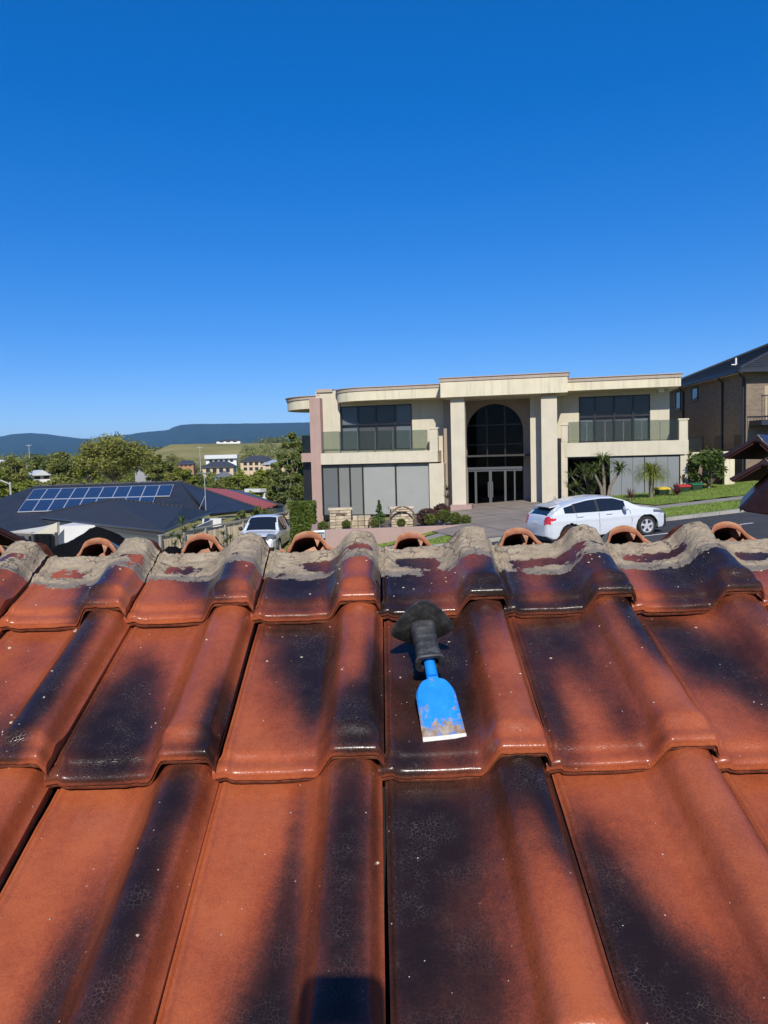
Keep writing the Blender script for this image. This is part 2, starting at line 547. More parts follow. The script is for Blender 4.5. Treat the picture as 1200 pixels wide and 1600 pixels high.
def mortar_mesh(c, seed):
    rr = random.Random(seed)
    na, ns = 120, 70
    off = Vector((seed * 2.37, seed * 1.13, 0))
    lo = .112 + rr.uniform(-.008, .008)
    vs, ed, keep = [], [], []
    for j in range(ns + 1):
        for i in range(na + 1):
            a = -.01 + 1.0 * i / na
            s = lo - .03 + (.216 - lo + .03) * j / ns
            ac = max(0.0, min(.985, a))
            n1 = noise.fractal(Vector((ac * 4, s * 26, 0)) + off, 1.0, 2.2, 4)
            n2 = noise.fractal(Vector((ac * 13, s * 90, 3)) + off, 1.0, 2.2, 3)
            n3 = noise.noise(Vector((ac * 2.5, 5, 0)) + off)
            wave = lo + .012 * n3 + .006 * n2
            t = sstep(0, .030, s - wave) * .0054 + .0010
            # a window where the old bedding lifted off and the glaze shows again
            hole = math.exp(-((s - lo - .050) / .028) ** 2) * sstep(.06, .14, ac) * sstep(1.0, .9, ac)
            tt = t + .0042 * n1 + .0022 * n2 - .0078 * hole * (.85 + 1.1 * noise.noise(Vector((ac * 3.2, 11, s * 8)) + off)) + .0016 * noise.noise(Vector((ac * 40, s * 330, 9)) + off)
            tt += .002 * sstep(.17, .21, s)
            if tt > 0: tt = .45 * tt + .55 * .0017 * math.floor(tt / .0017 + .35 * noise.noise(Vector((ac * 9, s * 60, 4)) + off))
            if s < wave:
                tt = -1
            vs.append((a * TW, s, tile_top(ac, s) + max(tt, -.0006)))
            ed.append(.55 - .55 * sstep(.0, .005, tt) + .75 * (1 - sstep(lo, lo + .03, s)))
            keep.append(tt > .0002)
    fs = []
    W_ = na + 1
    for j in range(ns):
        for i in range(na):
            q = (j * W_ + i, j * W_ + i + 1, (j + 1) * W_ + i + 1, (j + 1) * W_ + i)
            if sum(keep[k] for k in q) >= 2:
                fs.append(q)
    # back face so that the bedding has body at the head
    o = len(vs)
    for i in range(W_):
        x, y, z = vs[ns * W_ + i]
        vs.append((x, y + .003, z - .022)); ed.append(.2)
    for i in range(na):
        fs.append((ns * W_ + i, ns * W_ + i + 1, o + i + 1, o + i))
    me = bpy.data.meshes.new('mortar')
    me.from_pydata(vs, [], fs)
    at_ = me.attributes.new('edge', 'FLOAT', 'POINT')
    at_.data.foreach_set('value', ed)
    me.polygons.foreach_set('use_smooth', [True] * len(me.polygons))
    me.materials.append(MORTAR)
    return me
for c, t in top_tiles.items():
    if -6 <= c <= 6:
        me = mortar_mesh(c, 40 + c * 3)
        link('mortar', me, None, t)

# the far slope: cut tile ends rise over the ridge line
HEAD_S = .216
RIDGE = ROOF @ Vector((0, HEAD_S, -.002))
FAR = Matrix.Translation(Vector((0, RIDGE.y + .045, RIDGE.z + .004))) @ Matrix.Rotation(math.pi, 4, 'Z') @ Matrix.Rotation(SLOPE, 4, 'X')
far = empty('tiled_roof', mat=FAR)
tag(far, 'far slope of the tiled roof showing hollow cut terracotta tile ends behind the ridge', 'roof')
far_me = [tile_mesh('roof_tile', [(.8, .9, .2, .3, .6), (.5, .4, .3, .4, .5)], base=.35, raw_head=2.0, L=.30, seed=200 + i) for i in range(3)]
RAWT = M('raw_terracotta', (.26, .10, .05), .9, .3, 40, bump=.8, bscale=120, bdist=.003, tint=.2, spec=.2, col2=(.42, .22, .13))
for row in (0, 1):
    for c in range(-9, 10):
        # the head of this row lies at local y = L + offset, towards the ridge
        o = link('roof_tile', far_me[(c + 9 + row) % 3], None, far, (c * TW - .014 + rnd.uniform(-.004, .004), -.30 - row * .26 + rnd.uniform(-.010, .004), .003 + rnd.uniform(-.003, .006)))
        o.rotation_euler = (rnd.uniform(-.01, .01), rnd.uniform(-.01, .01), rnd.uniform(-.012, .012))
        if row == 0 and -6 <= c <= 6:
            rr = random.Random(c)
            mb = MB()
            # broken nib and web inside the hollow roll
            zc = tile_top(.80, .30) - .0128
            p0 = [(.60, .004), (.66, .016 + rr.uniform(0, .008)), (.70, .010), (.735, .020 + rr.uniform(-.004, .004)), (.76, .021), (.80, .019 + rr.uniform(-.006, .003)), (.83, .014), (.86, .004 + rr.uniform(0, .004)), (.92, .002)]
            poly = [(a * TW, .296, tile_top(.3, .3) - .016)  for a in (.92, .60)]
            poly = poly[::-1][:0]
            base_z = tile_top(.3, .3) - .020
            pts = [(a * TW, .297, base_z + .008 + h) for a, h in p0]
            pts = [(.58 * TW, .297, base_z)] + pts + [(.94 * TW, .297, base_z)]
            mb.prism(pts, (0, -.02, 0))
            # web hanging from the crown
            a0 = .70 + rr.uniform(-.02, .03)
            mb.prism([((a0 - .035) * TW, .2985, zc + .006), ((a0 + .05) * TW, .2985, zc + .006), ((a0 + .022) * TW, .2985, zc - .009), ((a0 + .006) * TW, .2985, zc - .017 - rr.uniform(0, .006)), ((a0 - .012) * TW, .2985, zc - .010)], (0, -.03, 0))
            mb.build('nib', RAWT, o)

# sarking under the tiles, battens and the house they cover
DARKWOOD = M('sarking', (.010, .009, .009), .9, .3, 6)
und = empty('house_below_roof')
tag(und, 'rendered house whose tiled roof the photographer stands on', 'house')
mb = MB()
for s0, s1, mt in ((-3.9, .235, ROOF), (-3.4, -.02, FAR)):
    mb.box(-2.1, 2.1, s0, s1, -.055, -.030, mt)
mb.build('sarking', DARKWOOD, und)
wy0, wy1 = (ROOF @ Vector((0, -3.7, -.05))).y, (FAR @ Vector((0, -3.2, -.05))).y
zA, zB, zT = (ROOF @ Vector((0, -3.7, -.06))).z, (FAR @ Vector((0, -3.2, -.06))).z, RIDGE.z - .09
mb = MB()
mb.prism([(-1.95, wy0, -2.5), (-1.95, wy0, zA), (-1.95, RIDGE.y + .02, zT), (-1.95, wy1, zB), (-1.95, wy1, -2.5)], (3.9, 0, 0))
mb.build('wall', M('cream_render', (.55, .48, .38), .85, .1, 2, bump=.2), und)

# ------------------------------------------------------------------ bolster chisel on the tile
def chisel():
    P = lambda px, py, n: roof_hit(px, py, n)
    pan = .0150
    edge = (P(660, 1160, pan) + P(730, 1153, pan)) / 2
    guard = P(659, 981, pan + .050)
    ax = (guard - edge)
    Lc = ax.length
    ax.normalize()
    side = Vector((0, 0, 1)).cross(ax) * -1
    side.normalize()
    nrm = side.cross(ax)
    if nrm.z < 0: nrm = -nrm
    mtx = Matrix(((side.x, ax.x, nrm.x, edge.x), (side.y, ax.y, nrm.y, edge.y), (side.z, ax.z, nrm.z, edge.z), (0, 0, 0, 1)))
    root = empty('bolster_chisel', mat=ROOF @ mtx)
    tag(root, 'blue bolster chisel with black rubber hand guard lying on a roof tile', 'chisel')
    # painted steel
    m, n, l, b = new_mat('worn_blue_paint')
    v = coords(n, l)
    sx = n.new('ShaderNodeSeparateXYZ'); l.new(v, sx.inputs[0])
    f = noise_(n, l, v, 55, 7, .75)
    wear = math_(n, l, 'MULTIPLY_ADD', sx.outputs[1], -10.0, .58)
    edgew = math_(n, l, 'MULTIPLY', math_(n, l, 'POWER', math_(n, l, 'MULTIPLY', math_(n, l, 'ABSOLUTE', sx.outputs[0]), 34.5), 6.0), .22)
    wear = math_(n, l, 'ADD', math_(n, l, 'MAXIMUM', wear, .0), math_(n, l, 'MULTIPLY', edgew, math_(n, l, 'LESS_THAN', sx.outputs[1], .095)))
    wr = math_(n, l, 'ADD', math_(n, l, 'MAXIMUM', wear, -.04), math_(n, l, 'MULTIPLY_ADD', f, 2.4, -1.12), clamp=True)
    wr = ramp(n, l, wr, [(.40, (0, 0, 0)), (.56, (1, 1, 1))])
    rust = ramp(n, l, noise_(n, l, v, 90, 6, .7), [(.3, (.16, .075, .035)), (.5, (.30, .21, .14)), (.75, (.46, .43, .38))])
    blue = ramp(n, l, noise_(n, l, v, 30, 6, .7), [(.35, (.0, .20, .66)), (.66, (.012, .27, .76)), (.80, (.25, .46, .70))])
    c = mixc(n, l, wr, blue, rust)
    l.new(c, b.inputs['Base Color'])
    b.inputs['Roughness'].default_value = .5
    bump_(n, l, b, f, .3, .0008)
    bw = .0288
    # blade outline, thin towards the edge
    def half(y):
        if y < .066: return bw * (1 - .05 * y / .066)
        t = min(1.0, (y - .066) / .027)
        return .0078 + (bw * .95 - .0078) * math.sqrt(max(0, 1 - t ** 1.7))
    def thick(y):
        return .0016 + .0065 * min(1, y / .1)
    ys = [0.004] + [.01 + .007 * i for i in range(8)] + [.066 + .003 * i for i in range(10)] + [.1, .104]
    vs, fs = [], []
    for y in ys:
        h, t = half(y), thick(y)
        for (kx, kz) in ((-1, 0), (-.92, 1), (-.4, 1.05), (0, 1.06), (.4, 1.05), (.92, 1), (1, 0), (.92, -1), (0, -1), (-.92, -1)):
            vs.append((kx * h, y, t * kz * .5 + .003))
    k = 10
    for j in range(len(ys) - 1):
        for i in range(k):
            fs.append((j * k + i, j * k + (i + 1) % k, (j + 1) * k + (i + 1) % k, (j + 1) * k + i))
    fs.append(tuple(range(k))); fs.append(tuple((len(ys) - 1) * k + i for i in range(k)))
    mb = MB(); mb.add(vs, fs)
    mb.build('blade', m, root, smooth=50)
    mb = MB()
    mb.prism([(-bw, -.0006, .0022), (bw, -.0006, .0022), (bw, .0046, .0042), (-bw, .0046, .0042)], (0, 0, -.0022))
    mb.build('cutting_edge', M('ground_steel', (.55, .52, .45), .5, .2, 120), root)
    mb = MB()
    mb.tube([(0, .096, .0035), (0, .125, .0045), (0, Lc + .012, .006)], [.0085, .0080, .0085], 16)
    mb.build('shank', m, root, smooth=60)
    mb = MB()
    mb.lathe([(.001, Lc + .022), (.010, Lc + .021), (.011, Lc + .010), (.011, Lc)], 16, Matrix.Rotation(-math.pi / 2, 4, 'X'))
    mb.build('striking_head', M('ground_steel'), root, smooth=60)
    rub, n, l, b = new_mat('scuffed_rubber')
    v = coords(n, l)
    f = noise_(n, l, v, 70, 7, .75)
    c = ramp(n, l, f, [(.30, (.012, .012, .013)), (.50, (.030, .030, .031)), (.64, (.07, .07, .07)), (.82, (.26, .24, .21))])
    l.new(c, b.inputs['Base Color'])
    b.inputs['Roughness'].default_value = .55
    bump_(n, l, b, f, .25, .0010)
    # ribbed square grip
    g0, g1 = .118, Lc - .004
    N = 30
    vs, fs = [], []
    k = 20
    for j in range(N + 1):
        y = g0 + (g1 - g0) * j / N
        q = j / N
        rib = .0007 * (1 if (j % 6) in (0, 1) else 0)
        hw = .0175 + .0012 * math.cos(q * 6.2) + rib + (.0015 if j < 3 else 0)
        if j == 0: hw *= .93
        if j == N: hw *= .95
        for i in range(k):
            g = 2 * math.pi * i / k
            cx, sx_ = math.cos(g), math.sin(g)
            e = .55
            vs.append((math.copysign(abs(cx) ** e, cx) * hw, y, math.copysign(abs(sx_) ** e, sx_) * hw * .90 + .006))
    for j in range(N):
        for i in range(k):
            fs.append((j * k + i, j * k + (i + 1) % k, (j + 1) * k + (i + 1) % k, (j + 1) * k + i))
    # open near end showing the socket round the shank
    o = len(vs)
    for i in range(k):
        x, y, z = vs[i]
        vs.append((x * .66, y + .0005, (z - .006) * .66 + .006))
    for i in range(k):
        x, y, z = vs[i]
        vs.append((x * .6, y + .012, (z - .006) * .6 + .006))
    for i in range(k):
        fs.append((i, (i + 1) % k, o + (i + 1) % k, o + i)); fs.append((o + i, o + (i + 1) % k, o + k + (i + 1) % k, o + k + i))
    fs.append(tuple(o + k + i for i in range(k))); fs.append(tuple(N * k + i for i in range(k)))
    mb = MB(); mb.add(vs, fs)
    mb.build('grip', rub, root, smooth=45)
    # saddle shaped hand guard: rounded diamond, swept towards the blade at the sides
    vs, fs = [], []
    NA, NR = 48, 10
    def gpt(rr_, th, back):
        c_, s_ = math.cos(th), math.sin(th)
        e = 1.34
        dn = (abs(c_) ** e + abs(s_) ** e) ** (1 / e)
        rad = rr_ / dn
        x = c_ * rad * .047
        z = s_ * rad * .051 + .004
        y = Lc - .002 + .006 * (rr_ ** 2) - .014 * (c_ * rad) ** 2 + (.004 if back else 0)
        return (x, y, z)
    for back in (0, 1):
        for j in range(NR + 1):
            for i in range(NA):
                vs.append(gpt(.08 + .92 * j / NR, 2 * math.pi * i / NA, back))
    o = (NR + 1) * NA
    for base_ in (0, o):
        for j in range(NR):
            for i in range(NA):
                fs.append((base_ + j * NA + i, base_ + j * NA + (i + 1) % NA, base_ + (j + 1) * NA + (i + 1) % NA, base_ + (j + 1) * NA + i))
    for i in range(NA):
        fs.append((NR * NA + i, NR * NA + (i + 1) % NA, o + NR * NA + (i + 1) % NA, o + NR * NA + i))
    mb = MB(); mb.add(vs, fs)
    mb.build('hand_guard', rub, root, smooth=50)
    return root
chisel()

# ------------------------------------------------------------------ the phone that takes the picture: its shadow falls on the tiles
ph = empty('phone', mat=Matrix(((rt.x, up.x, -fw.x, CAM.x), (rt.y, up.y, -fw.y, CAM.y), (rt.z, up.z, -fw.z, CAM.z), (0, 0, 0, 1))))
tag(ph, 'phone held above the tiles whose dark shadow falls at the bottom of the picture', 'phone')
def rrect(x0, x1, y0, y1, r_, z, k=6):
    pts = []
    for cx, cy, a0 in ((x1 - r_, y1 - r_, 0), (x0 + r_, y1 - r_, 90), (x0 + r_, y0 + r_, 180), (x1 - r_, y0 + r_, 270)):
        for i in range(k + 1):
            g = R(a0 + 90 * i / k)
            pts.append((cx + r_ * math.cos(g), cy + r_ * math.sin(g), z))
    return pts
mb = MB(); mb.prism(rrect(-.062, .016, -.130, .018, .017, .004), (0, 0, .009))
mb.build('body', M('black_phone_case', (.02, .02, .022), .5), ph)
mb = MB(); mb.prism(rrect(-.058, .012, -.126, .014, .010, .0131), (0, 0, .0006))
mb.build('screen', M('phone_screen', (.01, .01, .012), .1, 0), ph)

# ------------------------------------------------------------------ terrain
def lerp(a, b, t): return a + (b - a) * t
def terrain_z(x, y):
    near = ground_z(max(min(x, 60), -60))
    if x < -6.5:
        near -= 2.2 * sstep(-6.5, -9.5, x)
    near -= 3.0 * sstep(-12, -60, x)
    near -= .55 * sstep(4.2, -.6, x) * sstep(24, 26.5, y) * sstep(36, 31, y)
    near -= .95 * sstep(-3.1, -4.4, x) * sstep(25, 31, y)
    r_ = math.hypot(x, y)
    k = x / max(y, 1.0) if y > 1 else (9 if x > 0 else -9)
    far = -5.0 - 2.0 * sstep(90, 220, r_) 
    hill = sstep(-.36, -.27, k)
    far += hill * (12 * sstep(380, 620, r_) + 17 * sstep(600, 830, r_) - 14 * sstep(900, 1500, r_))
    far += (1 - hill) * 5 * sstep(300, 700, r_)
    far += 1.2 * noise.noise(Vector((x * .008, y * .008, 0))) * sstep(80, 300, r_)
    t = sstep(50, 100, y) if y > 0 else sstep(60, 160, r_)
    t = max(t, sstep(70, 160, abs(x)))
    z = lerp(near, far, t)
    return z - .03

def grid_mesh(name, xs, ys, fz, mat, kind='structure', parent=None, smooth=True):
    vs = [(x, y, fz(x, y)) for y in ys for x in xs]
    W_ = len(xs)
    fs = [(j * W_ + i, j * W_ + i + 1, (j + 1) * W_ + i + 1, (j + 1) * W_ + i) for j in range(len(ys) - 1) for i in range(W_ - 1)]
    me = bpy.data.meshes.new(name)
    me.from_pydata(vs, [], fs)
    if smooth:
        me.polygons.foreach_set('use_smooth', [True] * len(me.polygons))
    o = link(name, me, mat, parent)
    if parent is None:
        tag(o, kind=kind)
    return o
def axis_pts(near, far, k):
    out = [0]
    d = near
    while out[-1] < far:
        out.append(out[-1] + d)
        d *= k
    return out
def ground_material():
    m, n, l, b = new_mat('country_ground')
    v = coords(n, l, which='Object')
    f = noise_(n, l, v, .012, 8, .6)
    g = noise_(n, l, v, .35, 6, .7)
    c = ramp(n, l, f, [(.30, (.19, .18, .055)), (.46, (.28, .245, .085)), (.60, (.38, .31, .12)), (.75, (.24, .225, .075))])
    c2 = ramp(n, l, g, [(.3, (.6, .6, .6)), (.7, (1.15, 1.15, 1.1))])
    c = mixc(n, l, .6, c, c2, 'MULTIPLY')
    l.new(c, b.inputs['Base Color'])
    b.inputs['Roughness'].default_value = .95
    b.inputs['Specular IOR Level'].default_value = .1
    bump_(n, l, b, g, .5, .3)
    return m
xp = axis_pts(3, 14000, 1.13)
xs = sorted(set([-x for x in xp] + xp))
yp = axis_pts(3, 14000, 1.09)
ys = sorted(set([-x for x in axis_pts(4, 9000, 1.25)] + yp))
grid_mesh('ground', xs, ys, terrain_z, ground_material())

# far ranges: (pixel column, pixel row of the crest)
CREST = [(-900, 690), (-500, 700), (-250, 690), (-120, 698), (0, 682), (22, 678), (45, 676.5), (72, 678), (100, 682), (125, 685), (142, 685.5), (165, 682), (200, 679), (225, 675), (246, 673.5), (262, 672), (272, 667), (282, 664), (300, 662.5), (360, 662), (430, 661), (478, 660), (600, 655), (760, 650), (950, 652), (1200, 640), (1500, 650), (2100, 640)]
def crest(px):
    for (a, ya), (b_, yb) in zip(CREST, CREST[1:]):
        if a <= px <= b_:
            return lerp(ya, yb, (px - a) / (b_ - a))
    return 690
def mountain_material():
    m, n, l, b = new_mat('forest_range')
    v = coords(n, l)
    f = noise_(n, l, v, .0016, 9, .62)
    sx = n.new('ShaderNodeSeparateXYZ'); l.new(v, sx.inputs[0])
    g = noise_(n, l, v, .02, 6, .7)
    forest = ramp(n, l, g, [(.3, (.018, .032, .012)), (.7, (.045, .065, .022))])
    field = ramp(n, l, g, [(.3, (.10, .15, .045)), (.7, (.17, .21, .07))])
    low = ramp(n, l, math_(n, l, 'MULTIPLY_ADD', sx.outputs[2], -.0042, .86), [(.28, (0, 0, 0)), (.75, (1, 1, 1))])
    ff = ramp(n, l, f, [(.50, (0, 0, 0)), (.56, (1, 1, 1))])
    l.new(mixc(n, l, math_(n, l, 'MULTIPLY', low, ff), forest, field), b.inputs['Base Color'])
    b.inputs['Roughness'].default_value = 1
    b.inputs['Specular IOR Level'].default_value = 0
    bump_(n, l, b, g, .8, 14)
    return m
vs, fs = [], []
pxs = [-900 + 6 * i for i in range(501)]
NR = 22
for px in pxs:
    Yc = 8600 + 900 * noise.noise(Vector((px * .004, 7, 0)))
    top = at(px, crest(px) + .5 * noise.fractal(Vector((px * .09, 1, 0)), 1, 2, 4), Yc)
    d = Vector((top.x, top.y)).normalized()
    for j in range(NR + 1):
        t = j / NR
        yy = lerp(5200, Yc, t) if t <= 1 else Yc
        sc = yy / Yc
        h = (t ** 1.5) * (1 + .28 * noise.fractal(Vector((px * .03, t * 5, 3)), 1, 2.1, 4) * (1 - t) * 2 * min(1, t * 3))
        vs.append((top.x * sc, yy, lerp(-8, top.z, h)))
    vs.append((top.x * 1.12, Yc * 1.12, top.z * .9))
    vs.append((top.x * 1.3, Yc * 1.3, -12))
W_ = NR + 3
for i in range(len(pxs) - 1):
    for j in range(W_ - 1):
        fs.append((i * W_ + j, (i + 1) * W_ + j, (i + 1) * W_ + j + 1, i * W_ + j + 1))
me = bpy.data.meshes.new('mountains')
me.from_pydata(vs, [], fs)
me.polygons.foreach_set('use_smooth', [True] * len(me.polygons))
tag(link('mountains', me, mountain_material()), kind='structure')

# ------------------------------------------------------------------ street
RA = R(10)
def rd(u, v):
    """Street coordinates: u along the far kerb (uphill), v away from the camera's side."""
    return (10 + u * math.cos(RA) - v * math.sin(RA), 27 + u * math.sin(RA) + v * math.cos(RA))
def strip(name, u0, u1, v0, v1, dz, mat, du=.5, dv=.5, rough=0.0):
    nu, nv = max(1, int((u1 - u0) / du)), max(1, int((v1 - v0) / dv))
    vs, fs = [], []
    for j in range(nv + 1):
        for i in range(nu + 1):
            x, y = rd(u0 + (u1 - u0) * i / nu, v0 + (v1 - v0) * j / nv)
            z = street_z(x, y) + dz - dip(x, v0 + (v1 - v0) * j / nv)
            if rough:
                z += rough * noise.noise(Vector((x * 1.3, y * 1.3, 0)))
            vs.append((x, y, z))
    W_ = nu + 1
    fs = [(j * W_ + i, j * W_ + i + 1, (j + 1) * W_ + i + 1, (j + 1) * W_ + i) for j in range(nv) for i in range(nu)]
    me = bpy.data.meshes.new(name)
    me.from_pydata(vs, [], fs)
    me.polygons.foreach_set('use_smooth', [True] * len(me.polygons))
    return tag(link(name, me, mat), kind='structure')
def dip(x, v):
    """The verge falls away below the planter wall on the left."""
    return .42 * sstep(3.4, -.6, x) * sstep(-.1, .6, v)
def street_z(x, y):
    return ground_z(max(x, -60))
ASPHALT = M('asphalt', (.060, .060, .062), .9, .22, 1.2, bump=.6, bscale=70, bdist=.01, spec=.25)
CONC = M('footpath_concrete', (.30, .275, .235), .9, .18, 1.5, bump=.3, bscale=30, spec=.2)
PAVE = M('driveway_paving', (.27, .225, .185), .85, .2, .8, bump=.3, bscale=25, spec=.25)
PAINTW = M('road_paint', (.72, .72, .70), .7, .12, 6)
def lawn_mat():
    m, n, l, b = new_mat('mown_lawn')
    v = coords(n, l)
    f = noise_(n, l, v, .5, 5, .6)
    g = noise_(n, l, v, 14, 5, .75)
    c = ramp(n, l, f, [(.3, (.12, .18, .032)), (.7, (.20, .26, .05))])
    c = mixc(n, l, .7, c, ramp(n, l, g, [(.25, (.5, .5, .45)), (.75, (1.3, 1.3, 1.2))]), 'MULTIPLY')
    l.new(c, b.inputs['Base Color'])
    b.inputs['Roughness'].default_value = .9
    b.inputs['Specular IOR Level'].default_value = .15
    bump_(n, l, b, g, .9, .04)
    return m
LAWN = lawn_mat()
strip('road', -40, 45, -10.2, 0, .006, ASPHALT, 1, 1)
for v0, v1 in ((-.02, .16), (-10.36, -10.18)):
    mb = MB()
    for u in range(-40, 45):
        a0, a1, b0, b1 = rd(u, v0), rd(u + .985, v0), rd(u, v1), rd(u + .985, v1)
        vs = [(p[0], p[1], street_z(*p) + h) for h in (-.05, .13) for p in (a0, a1, b1, b0)]
        mb.add(vs, [(0, 3, 2, 1), (4, 5, 6, 7), (0, 1, 5, 4), (1, 2, 6, 5), (2, 3, 7, 6), (3, 0, 4, 7)])
    tag(mb.build('kerb', M('kerb_concrete', (.33, .31, .27), .9, .2, 3)), kind='structure')
VZ = .115
strip('verge', -13.2, 40, .16, 3.2, VZ, LAWN, .4, .4, .02)
strip('footpath', -13.2, 40, 3.2, 4.4, VZ + .012, CONC, 1, .5)
for u in range(-16, 30):
    if -8 < u < 18:
        pass
strip('lawn', -13.2, -7.2, 4.7, 6.4, VZ, LAWN, .4, .4, .02)
o = strip('lawn', 2.0, 24, 4.4, 11.5, VZ + .05, LAWN, .3, .3, .05)
strip('driveway', -7.2, .1, 0.165, 4.4, VZ + .03, PAVE, 1, 1)
strip('driveway', -7.2, 2.6, 4.4, 17, VZ + .03, PAVE, 1, 1)
for px0, px1 in ((1008, 836), (1140, 818)),:
    pass
strip('lane_line', -2.6, 1.2, -3.05, -2.93, .012, PAINTW, .5, .2)
strip('lane_line', 1.9, 30, -3.05, -2.93, .012, PAINTW, .5, .2)
strip('lane_line', -6, 30, -6.35, -6.23, .012, PAINTW, .5, .2)
# paving joints of the driveway: dark sawn lines
mb = MB()
for v in [1.6 + 1.7 * i for i in range(9)]:
    ue = 0 if v < 4.4 else 1.9
    a0, a1 = rd(-7.1, v), rd(ue, v)
    b0, b1 = rd(-7.1, v + .03), rd(ue, v + .03)
    vs = [(p[0], p[1], street_z(*p) + VZ + .034) for p in (a0, a1, b1, b0)]
    mb.add(vs, [(0, 1, 2, 3)])
for u in [-5.5, -3.8, -2.1, -.4, 1.3]:
    vs_ = .2 if u < 0 else 4.5
    a0, a1, b1, b0 = rd(u, vs_), rd(u + .03, vs_), rd(u + .03, 16.9), rd(u, 16.9)
    mb.add([(p[0], p[1], street_z(*p) + VZ + .034) for p in (a0, a1, b1, b0)], [(0, 1, 2, 3)])
tag(mb.build('paving_joints', M('dark_sawn_joint', (.10, .085, .07), .95, .1)), kind='structure')

# short grass standing on the lawns
def grass_patch(u0, u1, v0, v1, count, dz):
    rr = random.Random(int(u0 * 10 + v0))
    vs, fs = [], []
    for _ in range(count):
        uu, vv = rr.uniform(u0, u1), rr.uniform(v0, v1)
        x, y = rd(uu, vv)
        z = street_z(x, y) + dz - dip(x, vv)
        h, g = rr.uniform(.03, .075), rr.uniform(0, 6.28)
        dx, dy = math.cos(g) * .012, math.sin(g) * .012
        lx, ly = rr.uniform(-.03, .03), rr.uniform(-.03, .03)
        o = len(vs)
        vs += [(x - dx, y - dy, z), (x + dx, y + dy, z), (x + lx, y + ly, z + h)]
        fs.append((o, o + 1, o + 2))
    return vs, fs
gv, gf = [], []
for a in ((-13.1, -7.3, .2, 3.2, 6000, VZ), (.2, 24, .2, 3.2, 15000, VZ), (-13.1, -7.3, 4.75, 6.4, 4000, VZ), (2.1, 24, 4.45, 11.4, 24000, VZ + .05)):
    v_, f_ = grass_patch(*a)
    o = len(gv)
    gv += v_; gf += [tuple(i + o for i in q) for q in f_]
me = bpy.data.meshes.new('grass'); me.from_pydata(gv, [], gf)
tag(link('grass', me, M('grass_blade', (.19, .26, .042), .7, .35, 2.0)), 'short green grass on the lawn and verge', 'grass', kind='stuff')

# ------------------------------------------------------------------ frames that let a facade be measured
class Frame:
    def __init__(s, ox, oy, yaw, oz=0.0):
        s.m = Matrix.Translation((ox, oy, oz)) @ Matrix.Rotation(yaw, 4, 'Z')
        s.i = s.m.inverted()
    def hit(s, px, py, d):
        o = s.i @ CAM
        r_ = s.i.to_3x3() @ ray(px, py)
        t = (d - o.y) / r_.y
        p = o + r_ * t
        return p.x, p.z
    def rect(s, px0, py0, px1, py1, d):
        ym, xm = (py0 + py1) / 2, (px0 + px1) / 2
        x0, x1 = s.hit(px0, ym, d)[0], s.hit(px1, ym, d)[0]
        z1, z0 = s.hit(xm, py0, d)[1], s.hit(xm, py1, d)[1]
        return x0, x1, z0, z1
    def box(s, mb, px0, py0, px1, py1, d0, d1):
        x0, x1, z0, z1 = s.rect(px0, py0, px1, py1, d0)
        mb.box(x0, x1, d0, d1, z0, z1)
        return x0, x1, z0, z1

def render_mat(name, col, streak=.5, sc=1.0):
    """Painted render with rain streaks."""
    m, n, l, b = new_mat(name)
    v = coords(n, l)
    f = noise_(n, l, v, 1.2, 6, .6)
    v2 = coords(n, l, (5, 5, .22))
    st = noise_(n, l, v2, 1.0, 7, .7)
    base = ramp(n, l, f, [(.3, tuple(c * .92 for c in col)), (.7, tuple(c * 1.05 for c in col))])
    s_ = ramp(n, l, st, [(.50, (0, 0, 0)), (.78, (1, 1, 1))])
    c = mixc(n, l, math_(n, l, 'MULTIPLY', s_, streak), base, tuple(c * .38 for c in col))
    l.new(c, b.inputs['Base Color'])
    b.inputs['Roughness'].default_value = .85
    b.inputs['Specular IOR Level'].default_value = .25
    bump_(n, l, b, noise_(n, l, v, 90, 4, .7), .25, .004)
    return m
def glass_mat(name, tint, refl=.06, rough=.02, ior=1.5):
    m, n, l, b = new_mat(name)
    out = n['Material Output']
    tr = n.new('ShaderNodeBsdfTransparent'); tr.inputs[0].default_value = (*tint, 1)
    gl = n.new('ShaderNodeBsdfGlossy'); gl.inputs['Roughness'].default_value = rough
    lw = n.new('ShaderNodeFresnel'); lw.inputs['IOR'].default_value = ior
    fac = math_(n, l, 'ADD', lw.outputs[0], refl - .04, clamp=True)
    mx = n.new('ShaderNodeMixShader')
    l.new(fac, mx.inputs[0]); l.new(tr.outputs[0], mx.inputs[1]); l.new(gl.outputs[0], mx.inputs[2])
    l.new(mx.outputs[0], out.inputs['Surface'])
    n.remove(b)
    return m
CREAM = render_mat('cream_render_wall', (.575, .52, .395), .25)
CREAM2 = render_mat('cream_fascia', (.66, .595, .43), .65)
CORN = render_mat('taupe_cornice', (.42, .34, .27), .4)
PINK = render_mat('pink_render', (.40, .275, .235), .25)
TAUPE_SHADE = render_mat('taupe_shade_render', (.36, .29, .225), .2)  # brownish tone puts the shade inside the portico into the wall colour
FRAMEB = M('black_window_frame', (.012, .012, .014), .4, .1)
FRAMEG = M('grey_door_frame', (.085, .09, .095), .4, .1)
DGLASS = glass_mat('dark_window_glass', (.82, .825, .82), .045, .02, 1.33)
VGLASS = glass_mat('very_dark_glass', (.16, .17, .175), .04, .02, 1.2)
BGLASS = glass_mat('balustrade_glass', (.62, .665, .62), .05, .02, 1.4)
BLIND = M('grey_blind', (.50, .51, .51), .8, .05, 1)
BLINDL = M('light_grey_blind', (.80, .81, .81), .8, .05, 1)
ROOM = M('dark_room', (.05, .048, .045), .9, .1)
CHROME = M('brushed_steel', (.6, .6, .6), .3, .05, metallic=.9)

